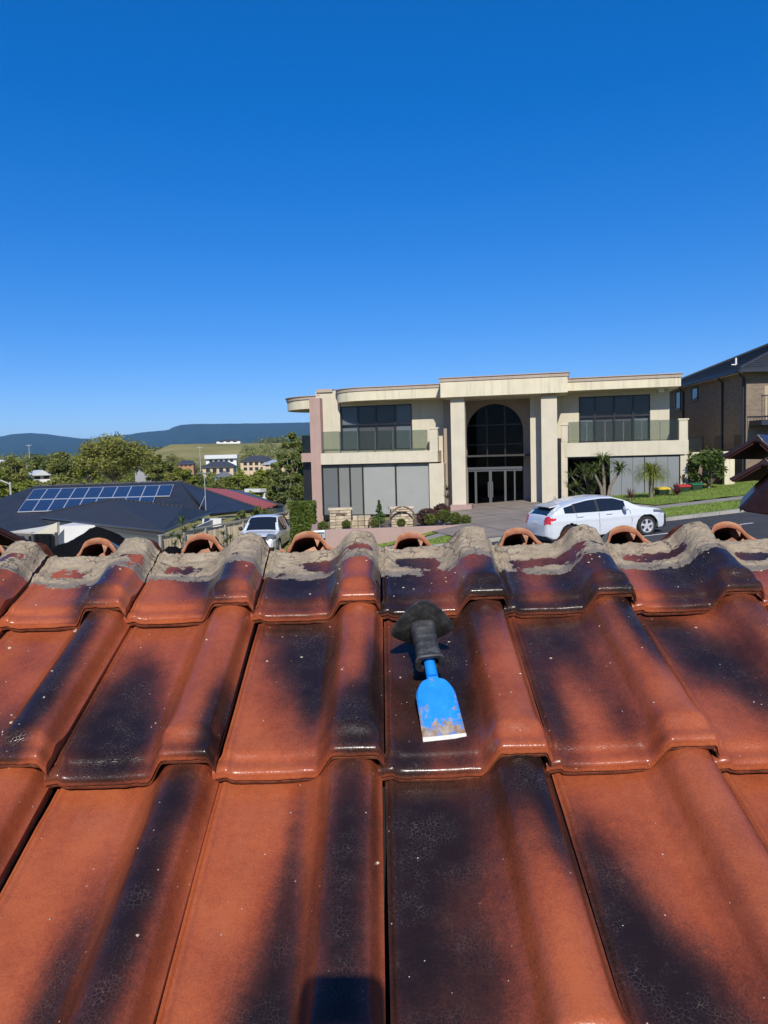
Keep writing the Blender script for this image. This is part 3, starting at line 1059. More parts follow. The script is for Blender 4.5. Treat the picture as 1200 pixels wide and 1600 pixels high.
# ------------------------------------------------------------------ the cream two-storey house
A0, B0 = at(500, 700, 42), at(1065, 700, 38)
HF = Frame(A0.x, A0.y, math.atan2(B0.y - A0.y, B0.x - A0.x))
house = empty('house', mat=HF.m)
tag(house, 'large cream two-storey house with tall arched portico and curved flat roof', 'house')
def part(name, mat, parent=None, smooth=None):
    def w_(fn):
        mb = MB(); fn(mb)
        return mb.build(name, mat, parent or house, smooth)
    return w_
def hb(name, mat, px0, py0, px1, py1, d0, d1, parent=None, bev=0):
    mb = MB()
    HF.box(mb, px0, py0, px1, py1, d0, d1)
    o = mb.build(name, mat, parent or house)
    if bev: bevel(o, bev)
    return o
WD = 1.4                                   # depth of the window walls behind the balcony front
# walls of the left wing
hb('wall', CREAM, 496, 611, 533, 812, WD, WD + .3)
hb('wall', CREAM, 645, 620, 706, 800, WD, WD + .3)
hb('wall', CREAM, 532, 618, 646, 633, WD + .005, WD + .3)
hb('wall', CREAM, 532, 703, 646, 724, WD + .005, WD + .3)
# walls of the right wing
hb('wall', CREAM, 869, 606, 905, 800, WD, WD + .3)
hb('wall', CREAM, 1016, 600, 1046, 720, WD, WD + .3)
hb('wall', CREAM, 904, 604, 1017, 618, WD + .005, WD + .3)
hb('wall', CREAM, 904, 690, 1017, 716, WD + .005, WD + .3)
# body of the house behind
mb = MB()
xa, xb = HF.hit(500, 700, WD)[0], HF.hit(1046, 700, WD)[0]
zb, zt = -1.2, HF.hit(700, 612, WD)[1]
mb.box(xa + .02, xa + .3, WD + .3, 13, zb, zt); mb.box(xb - .3, xb - .02, WD + .3, 13, zb, zt); mb.box(xa, xb, 13, 13.3, zb, zt)
mb.build('wall', CREAM, house)
mb = MB(); mb.box(xa, xb, WD + .31, 13.3, zt - .25, zt - .02)
mb.build('roof', M('flat_roof', (.25, .24, .22), .9, .1), house)
mb = MB(); mb.box(xa + .3, xb - .3, 5.0, 5.15, zb, zt - .25); mb.box(xa + .3, xb - .3, WD + .3, 5, HF.hit(600, 715, WD)[1] - .1, HF.hit(600, 715, WD)[1])
mb.build('room', ROOM, house)

# roof slabs: solid plan shapes with a projecting cornice
def slab(name, plan, z0, z1, corn=.05):
    mb = MB(); mb.prism([(x, y, z0) for x, y in plan], (0, 0, z1 - z0))
    o = mb.build(name, CREAM2, house, smooth=35)
    cx, cy = sum(p[0] for p in plan) / len(plan), sum(p[1] for p in plan) / len(plan)
    for k, (za, zb_, e) in enumerate(((z1 - .13, z1 + .03, corn), (z1 + .032, z1 + .07, corn * 2.0))):
        mb = MB()
        big = []
        n_ = len(plan)
        for i in range(n_):
            p0, p1, p2 = Vector(plan[i - 1]), Vector(plan[i]), Vector(plan[(i + 1) % n_])
            t1, t2 = (p1 - p0).normalized(), (p2 - p1).normalized()
            nn = Vector((t1.y, -t1.x)) + Vector((t2.y, -t2.x))
            nn = nn / max(.3, nn.length_squared) * 2
            big.append(p1 + nn * e)
        mb.prism([(p.x, p.y, za) for p in big], (0, 0, zb_ - za))
        mb.build('cornice', CORN, o, smooth=35)
    return o
zl1, zl0 = HF.hit(610, 605, 0)[1], HF.hit(610, 624, 0)[1]
xr = HF.hit(688, 610, 0)[0]; xl = HF.hit(517, 615, 0)[0]
plan = [(xr, WD + .1), (xl, WD + .1)]
for i in range(0, 13):
    g = i / 12 * math.pi / 2
    plan.append((xl + 1.75 * (1 - math.cos(g)), WD - .02 - (WD - .02) * math.sin(g)))
plan.append((xr, 0))
slab('fascia', plan, zl0, zl1)
zr1, zr0 = HF.hit(975, 589, 0)[1], HF.hit(975, 607, 0)[1]
x0, x1 = HF.hit(884, 600, 0)[0], HF.hit(1064, 600, 0)[0]
slab('fascia', [(x0, 0), (x1, 0), (x1, WD + 6), (x0, WD + 6)], zr0, zr1)
PD = -1.1
zp1, zp0 = HF.hit(787, 588, PD)[1], HF.hit(787, 617, PD)[1]
x0, x1 = HF.hit(688, 605, PD)[0], HF.hit(887, 600, PD)[0]
slab('fascia', [(x0, PD), (x1, PD), (x1, WD + 1), (x0, WD + 1)], zp0, zp1)
# cornice on the plain wall at the left, and the round roof over the side terrace
hb('cornice', CORN, 494, 608, 519, 613, WD - .1, WD + .4)
zr1, zr0 = HF.hit(470, 622, 2.0)[1], HF.hit(470, 640, 2.0)[1]
xc = HF.hit(497, 630, 2.0)[0]
plan = [(xc + .2, 6.0)] 
wl_ = xc - HF.hit(451, 630, 3.5)[0]
for i in range(0, 25):
    g = math.pi / 2 + math.pi * i / 24
    plan.append((xc + wl_ * math.cos(g), 3.6 - 2.1 * math.sin(g) * -1 * -1))
plan = [(xc + .2, 5.7)] + [(xc + wl_ * math.cos(math.pi / 2 + math.pi * i / 24), 3.6 + 2.1 * math.sin(math.pi / 2 + math.pi * i / 24)) for i in range(25)] + [(xc + .2, 1.5)]
plan = plan[::1]
slab('fascia', plan, zr0, zr1, .06)
# pink fin wall
x0, x1, z0, z1 = HF.rect(483, 622, 500, 815, .9)
x0b = HF.hit(486, 720, .9)[0]
mb = MB(); mb.box(x0b, x0b + .62, .9, 5.5, -1.5, z1); mb.build('fin_wall', PINK, house)
# side terrace slab, glass and dark glazing at the left end
x0, x1, z0, z1 = HF.rect(471, 708, 484, 722, 2.2)
mb = MB(); mb.box(x0, x1 + .3, 2.2, 6, z0, z1); mb.build('balcony_slab', PINK, house)
x0, x1, z0, z1 = HF.rect(472, 680, 484, 708, 2.25)
mb = MB(); mb.box(x0, x1 + .2, 2.25, 2.27, z0, z1); mb.box(x0, x0 + .02, 2.27, 6, z0, z1); mb.build('balustrade_panel', BGLASS, house)
x0, x1, z0, z1 = HF.rect(475, 722, 486, 822, 2.8)
mb = MB(); mb.box(x0, x1 + .2, 2.8, 3.0, z0, z1); mb.build('window', FRAMEB, house)

def windows(px0, py0, px1, py1, d, splits, transoms, frame, glass, fw_=.07, blinds=None, name='window'):
    """One window: frame and bars, panes between them, a blind behind."""
    x0, x1, z0, z1 = HF.rect(px0, py0, px1, py1, d)
    mb = MB()
    xs_ = [x0 + (x1 - x0) * t for t in [0] + splits + [1]]
    zs_ = [z0 + (z1 - z0) * t for t in [0] + transoms + [1]]
    mb.box(x0, x1, d, d + .09, z0, z0 + fw_); mb.box(x0, x1, d, d + .09, z1 - fw_, z1)
    for x in xs_:
        c = min(max(x, x0 + fw_ / 2), x1 - fw_ / 2)
        mb.box(c - fw_ / 2, c + fw_ / 2, d - .004, d + .086, z0 + fw_, z1 - fw_)
    for z in zs_[1:-1]:
        mb.box(x0 + fw_, x1 - fw_, d + .002, d + .080, z - fw_ * .35, z + fw_ * .35)
    o = mb.build(name, frame, house)
    for a, b_ in zip(xs_, xs_[1:]):
        for za, zb_ in zip(zs_, zs_[1:]):
            mb = MB(); mb.box(a + fw_ / 2, b_ - fw_ / 2, d + .03, d + .042, za + fw_ * .4, zb_ - fw_ * .4)
            mb.build('pane', glass, o)
    if blinds:
        for (a, b_, za, zb_, mt) in blinds:
            mb = MB()
            mb.box(x0 + (x1 - x0) * a, x0 + (x1 - x0) * b_, d + .16, d + .18, z0 + (z1 - z0) * za, z0 + (z1 - z0) * zb_)
            mb.build('blind', mt, o)
    return o
BLd = M('overhang_shade_blind', (.05, .053, .057), .8, .05, 1)  # for upper window halves: roof overhang's shade put into the blind colour
BLd2 = M('brown_grey_blind', (.17, .16, .16), .8, .05, 1)
BLU = M('slate_blind', (.30, .33, .36), .8, .05, 1)
windows(532, 632, 645, 704, WD + .06, [.25, .5, .76], [.57], FRAMEB, DGLASS, .10, [(.02, .245, 0, 1, BLU), (.255, .495, 0, .52, BLd2), (.505, .755, 0, .52, BLd2), (.765, .98, 0, 1, BLU), (.255, .755, .52, 1, BLd)])
windows(904, 617, 1017, 691, WD + .06, [.23, .5, .76], [.55], FRAMEB, DGLASS, .10, [(.02, .225, 0, .5, BLU), (.235, .495, 0, .5, BLd2), (.505, .755, 0, .5, BLd2), (.765, .98, 0, .5, BLU), (.02, .98, .5, 1, BLd)])
# ground floor glazing under the balconies
GD = .12
windows(503, 724, 672, 805, GD, [.155, .265, .385, .69], [], FRAMEB, DGLASS, .05, [(.01, .15, 0, 1, BLU), (.16, .26, 0, 1, BLIND), (.27, .38, 0, 1, BLIND), (.39, .685, 0, 1, BLINDL), (.695, .99, 0, 1, BLINDL)])
# light roller doors of the garage
GAR = M('grey_panel_door', (.20, .215, .22), .55, .05, 1)
x0, x1, z0, z1 = HF.rect(888, 712, 1064, 792, GD)
mb = MB(); mb.box(x0, x1, GD + .5, GD + .6, z0, z1); mb.build('garage_recess', ROOM, house)
gd = empty('garage_door'); gd.parent = house
xm0, xm1 = HF.hit(953, 750, GD)[0], HF.hit(1062, 750, GD)[0]
nP = 6
for i in range(nP):
    a, b_ = lerp(xm0, xm1, i / nP), lerp(xm0, xm1, (i + 1) / nP)
    mb = MB(); mb.box(a + (.03 if i == 3 else .008), b_ - .008, GD + .02 + .006 * (i % 2), GD + .08, z0, z1 - .08)
    mb.build('panel', GAR, gd)
mb = MB(); mb.box(x0, x1, GD - .01, GD + .12, z1 - .08, z1 + .06); mb.box(x1 - .08, x1 + .1, GD - .008, GD + .12, z0, z1 - .08)
mb.build('door_frame', FRAMEB, gd)
hb('pane', VGLASS, 888, 716, 952, 792, GD + .05, GD + .06)
# balcony slabs
hb('balcony_slab', CREAM, 501, 706, 684, 724, 0, WD, bev=.01)
hb('balcony_slab', CREAM, 883, 690, 1076, 712, 0, WD, bev=.01)
# piers
def pier(px0, py0, px1, py1, d0, d1, mat=None, cap=True):
    mb = MB(); x0, x1, z0, z1 = HF.box(mb, px0, py0, px1, py1, d0, d1)
    o = mb.build('pier', mat or CREAM, house); bevel(o, .012)
    if cap:
        mb = MB(); mb.box(x0 - .04, x1 + .04, d0 - .04, d1 + .04, z1, z1 + .07); mb.build('pier_cap', CREAM2, o)
    return o
pier(671, 670, 684, 706, .02, .42)
pier(671, 724, 694, 800, .03, WD + .2, cap=False)
pier(1061, 656, 1075, 691, .02, .42)
pier(1063, 712, 1075, 764, .03, .9, cap=False)
pier(877, 664, 887, 691, .02, .42)
pier(877, 691, 887, 790, .03, .9, cap=False)
# glass balustrades: each panel and post on its own
def balustrade(px0, px1, py0, py1, k, d=.12):
    for i in range(k):
        a, b_ = lerp(px0, px1, i / k), lerp(px0, px1, (i + 1) / k)
        ya, yb = lerp(py0[0], py0[1], (i + .5) / k), lerp(py1[0], py1[1], (i + .5) / k)
        x0, x1, z0, z1 = HF.rect(a, ya, b_, yb, d)
        mb = MB(); mb.box(x0 + .03, x1 - .03, d, d + .012, z0 + .08, z1 + .02); mb.build('balustrade_panel', BGLASS, house)
        mb = MB(); mb.box(x0 - .022, x0 + .022, d - .02, d + .03, z0, z1); mb.build('balustrade_post', FRAMEG, house)
    x0, x1, z0, z1 = HF.rect(px0, sum(py0) / 2, px1, sum(py1) / 2, d)
balustrade(504, 669, (675, 672), (707, 706), 6)
balustrade(888, 1060, (660, 656), (692, 690), 6)
# portico columns
for q0, q1, yb in ((705, 727, 792), (846, 871, 788)):
    mb = MB(); x0, x1, z0, z1 = HF.box(mb, q0, 619, q1, yb, PD + .35, PD + .95)
    o = mb.build('column', CREAM, house); bevel(o, .02)
mb = MB(); HF.box(mb, 704, 789, 737, 808, PD + .1, PD + 1.2); mb.build('plinth', PINK, house)
# shaded pilasters beside the portico
hb('pilaster', CREAM, 829, 614, 846, 792, .4, 1.0)
hb('pilaster', TAUPE_SHADE, 694, 622, 706, 798, .9, 2.6)
# arched portico wall
AD = 2.4
x0, x1, z0, z1 = HF.rect(728, 625, 834, 800, AD)
ax0, ax1 = HF.hit(730, 720, AD)[0], HF.hit(818, 720, AD)[0]
az1 = HF.hit(772, 631, AD)[1]
rA = (ax1 - ax0) / 2
zs = az1 - rA * .98
cxA = (ax0 + ax1) / 2
mb = MB()
mb.box(x0 - .6, ax0, AD, AD + .3, z0 - .5, zp0); mb.box(ax1, x1 + .3, AD, AD + .3, z0 - .5, zp0)
NA = 24
for i in range(NA):
    g0, g1 = math.pi * i / NA, math.pi * (i + 1) / NA
    pa, pb = (cxA + rA * math.cos(g0), zs + rA * .98 * math.sin(g0)), (cxA + rA * math.cos(g1), zs + rA * .98 * math.sin(g1))
    mb.prism([(pa[0], AD, pa[1]), (pa[0], AD, zp0), (pb[0], AD, zp0), (pb[0], AD, pb[1])], (0, .3, 0))
mb.build('arch_wall', TAUPE_SHADE, house)
aw = empty('arched_window'); aw.parent = house
zt_ = HF.hit(772, 733, AD)[1]
z00 = HF.hit(772, 798, AD)[1]
mb = MB()
pts = [(cxA + rA * .99 * math.cos(math.pi * i / 32), AD + .12, zs + rA * .97 * math.sin(math.pi * i / 32)) for i in range(33)]
mb.prism(pts + [(ax0, AD + .12, zt_ + .12), (ax1, AD + .12, zt_ + .12)][0:2], (0, .015, 0))
mb.build('pane', VGLASS, aw)
mb = MB()
for t in (.36, .68):
    xx = lerp(ax0, ax1, t)
    mb.box(xx - .035, xx + .035, AD + .06, AD + .12, zt_ + .12, az1 - .12)
for zz in (lerp(zt_, az1, .38), lerp(zt_, az1, .68)):
    mb.box(ax0 + .06, ax1 - .06, AD + .07, AD + .115, zz - .03, zz + .03)
mb.build('glazing_bar', FRAMEB, aw)
mb = MB(); mb.box(ax0, ax1, AD + .0, AD + .16, zt_ - .02, zt_ + .12); mb.build('transom', FRAMEG, aw)
for (t0, t1, leaf) in ((0, .14, 0), (.14, .41, 1), (.41, .68, 2), (.68, .84, 0), (.84, 1, 0)):
    a, b_ = lerp(ax0, ax1, t0), lerp(ax0, ax1, t1)
    o = empty('door' if leaf else 'sidelight'); o.parent = house
    f_ = .08 if leaf else .04
    mb = MB()
    mb.box(a, a + f_, AD + .05, AD + .13, z00, zt_ - .02); mb.box(b_ - f_, b_, AD + .05, AD + .13, z00, zt_ - .02)
    mb.box(a + f_, b_ - f_, AD + .05, AD + .13, z00, z00 + .12); mb.box(a + f_, b_ - f_, AD + .05, AD + .13, zt_ - .12, zt_ - .02)
    mb.build('frame', FRAMEG, o)
    mb = MB(); mb.box(a + f_, b_ - f_, AD + .085, AD + .10, z00 + .12, zt_ - .12); mb.build('pane', VGLASS, o)
    if leaf:
        hx = b_ - .12 if leaf == 1 else a + .12
        mb = MB(); mb.tube([(hx, AD - .02, z00 + .75), (hx, AD - .02, z00 + 1.6)], .02, 8)
        for hz in (.85, 1.5): mb.tube([(hx, AD - .02, z00 + hz), (hx, AD + .06, z00 + hz)], .012, 6)
        mb.build('handle', CHROME, o)
mb = MB(); mb.box(x0 - .5, x1 + .5, AD + 2.4, AD + 2.5, z0 - .5, zp0); mb.build('room', ROOM, house)
# portico floor
x0, x1, z0, z1 = HF.rect(704, 790, 872, 800, PD)
mb = MB(); mb.box(x0 - .5, x1 + .2, PD - .3, AD + .1, z00 - .5, z00 - .005); mb.build('porch_floor', M('porch_tiles', (.42, .38, .32), .6, .15, 2), house)
# security camera under the right roof, letter slot lamp by the porch
mb = MB(); x0, x1, z0, z1 = HF.rect(1029, 607, 1038, 613, WD - .3)
mb.box(x0, x1, WD - .3, WD - .05, z0, z1); mb.build('security_camera', M('white_plastic', (.75, .75, .73), .4, .05), house)

# ------------------------------------------------------------------ dark brick house at the right
NF_O = Vector((at(1166, 640, 39.4).x, 39.4))
NF = Frame(NF_O.x, NF_O.y, R(-2))       # local x along the street front, y back along the shaded side
nb = empty('house', mat=NF.m)
tag(nb, 'brown brick two-storey house with dark tiled roof at the right edge', 'house')
def brick_mat():
    m, n, l, b = new_mat('brown_brick')
    v = coords(n, l)
    # wrap the courses round the corner: use x + y as the running direction
    sx = n.new('ShaderNodeSeparateXYZ'); l.new(v, sx.inputs[0])
    cb = n.new('ShaderNodeCombineXYZ')
    l.new(math_(n, l, 'ADD', sx.outputs[0], sx.outputs[1]), cb.inputs[0]); l.new(sx.outputs[2], cb.inputs[1])
    br = n.new('ShaderNodeTexBrick')
    br.inputs['Scale'].default_value = 1
    br.inputs['Brick Width'].default_value = .24; br.inputs['Row Height'].default_value = .086; br.inputs['Mortar Size'].default_value = .008
    br.inputs['Color1'].default_value = (.17, .125, .085, 1); br.inputs['Color2'].default_value = (.25, .185, .125, 1); br.inputs['Mortar'].default_value = (.21, .18, .14, 1)
    l.new(cb.outputs[0], br.inputs['Vector'])
    l.new(br.outputs['Color'], b.inputs['Base Color'])
    b.inputs['Roughness'].default_value = .9
    bump_(n, l, b, br.outputs['Fac'], -.4, .01)
    return m
BRICK = brick_mat()
NZ = at(1166, 579, 39.4).z                # eaves level
NG = ground_z(NF_O.x) - .3
NLEN = 13.5
def NS(px, py):
    """Point on the shaded side wall under a pixel: (distance back, height)."""
    o = NF.i @ CAM; r_ = NF.i.to_3x3() @ ray(px, py)
    t = -o.x / r_.x
    p = o + r_ * t
    return p.y, p.z
mb = MB(); mb.box(0, 14, .001, NLEN, NG, NZ - .05); mb.build('wall', BRICK, nb)
NAVY = M('dark_blue_trim', (.018, .022, .035), .45, .1)
NWIN = [(1056, 612, 1064, 639), (1081, 606, 1091, 624)]
for (q0, r0, q1, r1) in NWIN:
    ya, za = NS(q1, r1); yb, zb_ = NS(q0, r0)
    mb = MB()
    mb.box(-.05, .02, ya, yb, za, za + .08); mb.box(-.05, .02, ya, yb, zb_ - .08, zb_); mb.box(-.05, .02, ya, ya + .08, za + .08, zb_ - .08); mb.box(-.05, .02, yb - .08, yb, za + .08, zb_ - .08)
    o = mb.build('window', FRAMEB, nb)
    mb = MB(); mb.box(-.018, -.008, ya + .08, yb - .08, za + .08, zb_ - .08); mb.build('pane', M('window_mirror', (.05, .07, .10), .05, .02, spec=.8), o)
    mb = MB(); mb.box(-.09, .0, ya - .08, yb + .08, za - .10, za - .005); mb.build('sill', BRICK, o)
for (q0, r0, q1, r1) in [(1078, 683, 1099, 705), (1117, 682, 1130, 700), (1147, 680, 1163, 700)]:
    ya, za = NS(q1, r1); yb, zb_ = NS(q0, r0)
    mb = MB(); mb.box(-.02, .02, ya, yb, za, zb_); o = mb.build('window', FRAMEB, nb)
    mb = MB(); mb.box(-.026, -.021, ya + .1, yb - .1, za + .1, zb_ - .1); mb.build('pane', M('dark_pane', (.008, .008, .01), .3, .02), o)
for px in (1069, 1130, 1163):
    ya, _ = NS(px, 640)
    mb = MB(); mb.tube([(-.07, ya, NG), (-.07, ya, NZ - .35), (-.3, ya, NZ - .1)], .055, 10)
    mb.build('downpipe', NAVY, nb, smooth=60)
# hip roof with overhanging eaves and gutter
E_ = .6
ex0, ex1, ey0, ey1 = -E_, 14 + E_, -E_, NLEN + E_
rh = 3.1
roofm = M('charcoal_roof_tiles', (.035, .037, .042), .55, .3, 5, bump=.8, bscale=18, bdist=.03)
ry0, ry1, rx = ey0 + 6.5, ey1 - 6.5, (ex0 + ex1) / 2
mb = MB()
mb.add([(ex0, ey0, NZ), (ex1, ey0, NZ), (ex1, ey1, NZ), (ex0, ey1, NZ), (rx, ry0, NZ + rh), (rx, ry1, NZ + rh)],
       [(0, 1, 4), (1, 2, 5, 4), (2, 3, 5), (3, 0, 4, 5)])
rf = mb.build('roof', roofm, nb)
# courses of roof tiles on the two slopes in view
def slope_tiles(p00, p10, ptop0, ptop1, rows, mat, parent):
    """Overlapping strips of tiles, one strip per course."""
    for j in range(rows):
        t0, t1 = j / rows, (j + 1.12) / rows
        t1 = min(t1, 1)
        a, b_ = p00.lerp(ptop0, t0), p10.lerp(ptop1, t0)
        c, d = p10.lerp(ptop1, t1), p00.lerp(ptop0, t1)
        nn = (b_ - a).cross(d - a).normalized()
        if nn.z < 0: nn = -nn
        mb = MB(); mb.add([a + nn * .055, b_ + nn * .055, c + nn * .012, d + nn * .012, a + nn * .015, b_ + nn * .015], [(0, 1, 2, 3), (0, 4, 5, 1)])
        mb.build('tile_course', mat, parent)
V3 = Vector
slope_tiles(V3((ex0, ey1, NZ)), V3((ex0, ey0, NZ)), V3((rx, ry1, NZ + rh)), V3((rx, ry0, NZ + rh)), 24, roofm, rf)
slope_tiles(V3((ex0, ey0, NZ)), V3((ex1, ey0, NZ)), V3((rx, ry0, NZ + rh)), V3((rx, ry0, NZ + rh)), 24, roofm, rf)
mb = MB(); mb.tube([(ex0, ey0, NZ + .05), (rx, ry0, NZ + rh + .06), (rx, ry1, NZ + rh + .06), (ex0, ey1, NZ + .05)], .11, 8); mb.build('ridge_cap', roofm, rf)
mb = MB(); mb.box(ex0, ex1, ey0, ey1, NZ - .06, NZ - .012); mb.build('eaves_lining', M('eaves_white', (.55, .53, .5), .8, .05), nb)
mb = MB()
mb.box(ex0 - .13, ex0, ey0 - .13, ey1, NZ - .14, NZ + .03); mb.box(ex0 - .13, ex1, ey0 - .13, ey0, NZ - .139, NZ + .029)
mb.build('gutter', NAVY, nb)
# vent pipe on the roof
vp = NF.i @ at(1150, 566, 43.0)
mb = MB(); zz = NZ + rh * min(1, (vp.x - ex0) / (rx - ex0))
mb.tube([(vp.x, vp.y, zz - .1), (vp.x, vp.y, zz + .42)], .05, 8); mb.tube([(vp.x - .25, vp.y, zz + .05), (vp.x + .1, vp.y, zz + .06)], .03, 8)
mb.build('vent_pipe', M('white_plastic'), rf)
# front balcony with iron railing
zb0 = at(1185, 652, 39).z
mb = MB(); mb.box(.15, 9, -1.4, 0, zb0 - .42, zb0 - .16); mb.build('balcony_slab', NAVY, nb)
mb = MB(); mb.box(.9, 2.2, -.02, 0.001, zb0 - .15, zb0 + 1.6); mb.build('door_reveal', M('light_brick', (.42, .33, .22), .9, .1), nb)
for z in (zb0 - .05, zb0 + 1.0):
    mb = MB(); mb.box(.15, 9, -1.37, -1.33, z, z + .05); mb.build('rail', FRAMEB, nb)
for i in range(60):
    x = .18 + i * .145
    mb = MB(); mb.tube([(x, -1.35, zb0 - .15), (x, -1.35, zb0 + 1.0)], .014, 5); mb.build('baluster', FRAMEB, nb)
# carport beam between the two houses
cf = Frame(*at(1106, 712, 38.9).xy, R(-6))
cp = empty('carport', mat=cf.m)
tag(cp, 'cream carport beam with posts between the two large houses', 'carport')
x0, x1, z0, z1 = cf.rect(1070, 706, 1140, 717, 0)
mb = MB(); mb.box(x0 - .3, x1 + .15, 0, .4, z0, z1); mb.build('beam', CREAM2, cp)
mb = MB(); mb.box(x0 - .3, x1 + .15, .4, 5, z1 - .12, z1 - .04); mb.build('roof', CREAM, cp)
for px in (1136, 1144):
    a = cf.hit(px, 740, .02)[0]
    mb = MB(); mb.box(a - .12, a + .12, .02, .35, z0 - 3.3, z0); mb.build('post', CREAM2, cp)
mb = MB(); mb.box(x0 - .3, x1 + .15, 5, 5.1, z0 - 3.3, z1 - .13); mb.build('back_wall', BRICK, cp)

# ------------------------------------------------------------------ vehicles
def interp(tab, x):
    if x <= tab[0][0]: return tab[0][1]
    for (a, ya), (b_, yb) in zip(tab, tab[1:]):
        if x <= b_:
            t = (x - a) / (b_ - a)
            t = t * t * (3 - 2 * t) * .35 + t * .65
            return ya + (yb - ya) * t
    return tab[-1][1]
CARGLASS = M('car_glass', (.012, .014, .016), .04, .02, spec=.9)
TYRE = M('tyre_rubber', (.018, .018, .019), .85, .15, 20)
ALLOY = M('alloy_rim', (.62, .63, .65), .32, .05, metallic=.35)
BLACKP = M('black_plastic', (.02, .02, .022), .5, .1)
def wheel(parent, x, y, r_, side, wd=.21, spokes=5):
    wh = empty('wheel'); wh.parent = parent; wh.location = (x, y, r_)
    rot = Matrix.Rotation(R(90) * side, 4, 'X')
    mb = MB(); mb.lathe([(r_ * .66, -wd / 2), (r_ * .93, -wd / 2), (r_, -wd / 2 + .03), (r_, wd / 2 - .03), (r_ * .93, wd / 2), (r_ * .68, wd / 2 - .005), (r_ * .66, wd / 2 - .03)], 40, rot)
    mb.build('tyre', TYRE, wh, smooth=40)
    mb = MB(); mb.lathe([(r_ * .70, wd / 2 - .008), (r_ * .66, wd / 2 - .004), (r_ * .62, wd / 2 - .02), (r_ * .60, wd / 2 - .10)], 40, rot)
    mb.lathe([(.001, wd / 2 - .012), (r_ * .16, wd / 2 - .014), (r_ * .20, wd / 2 - .03)], 20, rot)
    for k in range(spokes):
        g = 2 * math.pi * k / spokes + .3
        for off in ((-.10, .10),):
            c_, s_ = math.cos(g), math.sin(g)
            px_ = (-s_, c_)
            w0, w1 = r_ * .13, r_ * .17
            quad = []
            for rr_, ww in ((r_ * .10, w0), (r_ * .40, w0 * .8), (r_ * .65, w1)):
                quad.append(((c_ * rr_ + px_[0] * ww / 1, s_ * rr_ + px_[1] * ww), (c_ * rr_ - px_[0] * ww, s_ * rr_ - px_[1] * ww)))
            poly = [q[0] for q in quad] + [q[1] for q in quad][::-1]
            vs = [rot @ Vector((p[0], p[1], z)) for z in (wd / 2 - .022, wd / 2 - .06) for p in poly]
            k_ = len(poly)
            mb.add(vs, [tuple(range(k_)), tuple(range(k_, 2 * k_))[::-1]] + [(i, (i + 1) % k_, k_ + (i + 1) % k_, k_ + i) for i in range(k_)])
    mb.build('rim', ALLOY, wh, smooth=40)
    mb = MB(); mb.lathe([(.001, wd / 2 - .11), (r_ * .62, wd / 2 - .11)], 24, rot); mb.build('brake', M('brake_dark', (.05, .05, .05), .6, .1), wh)
    return wh
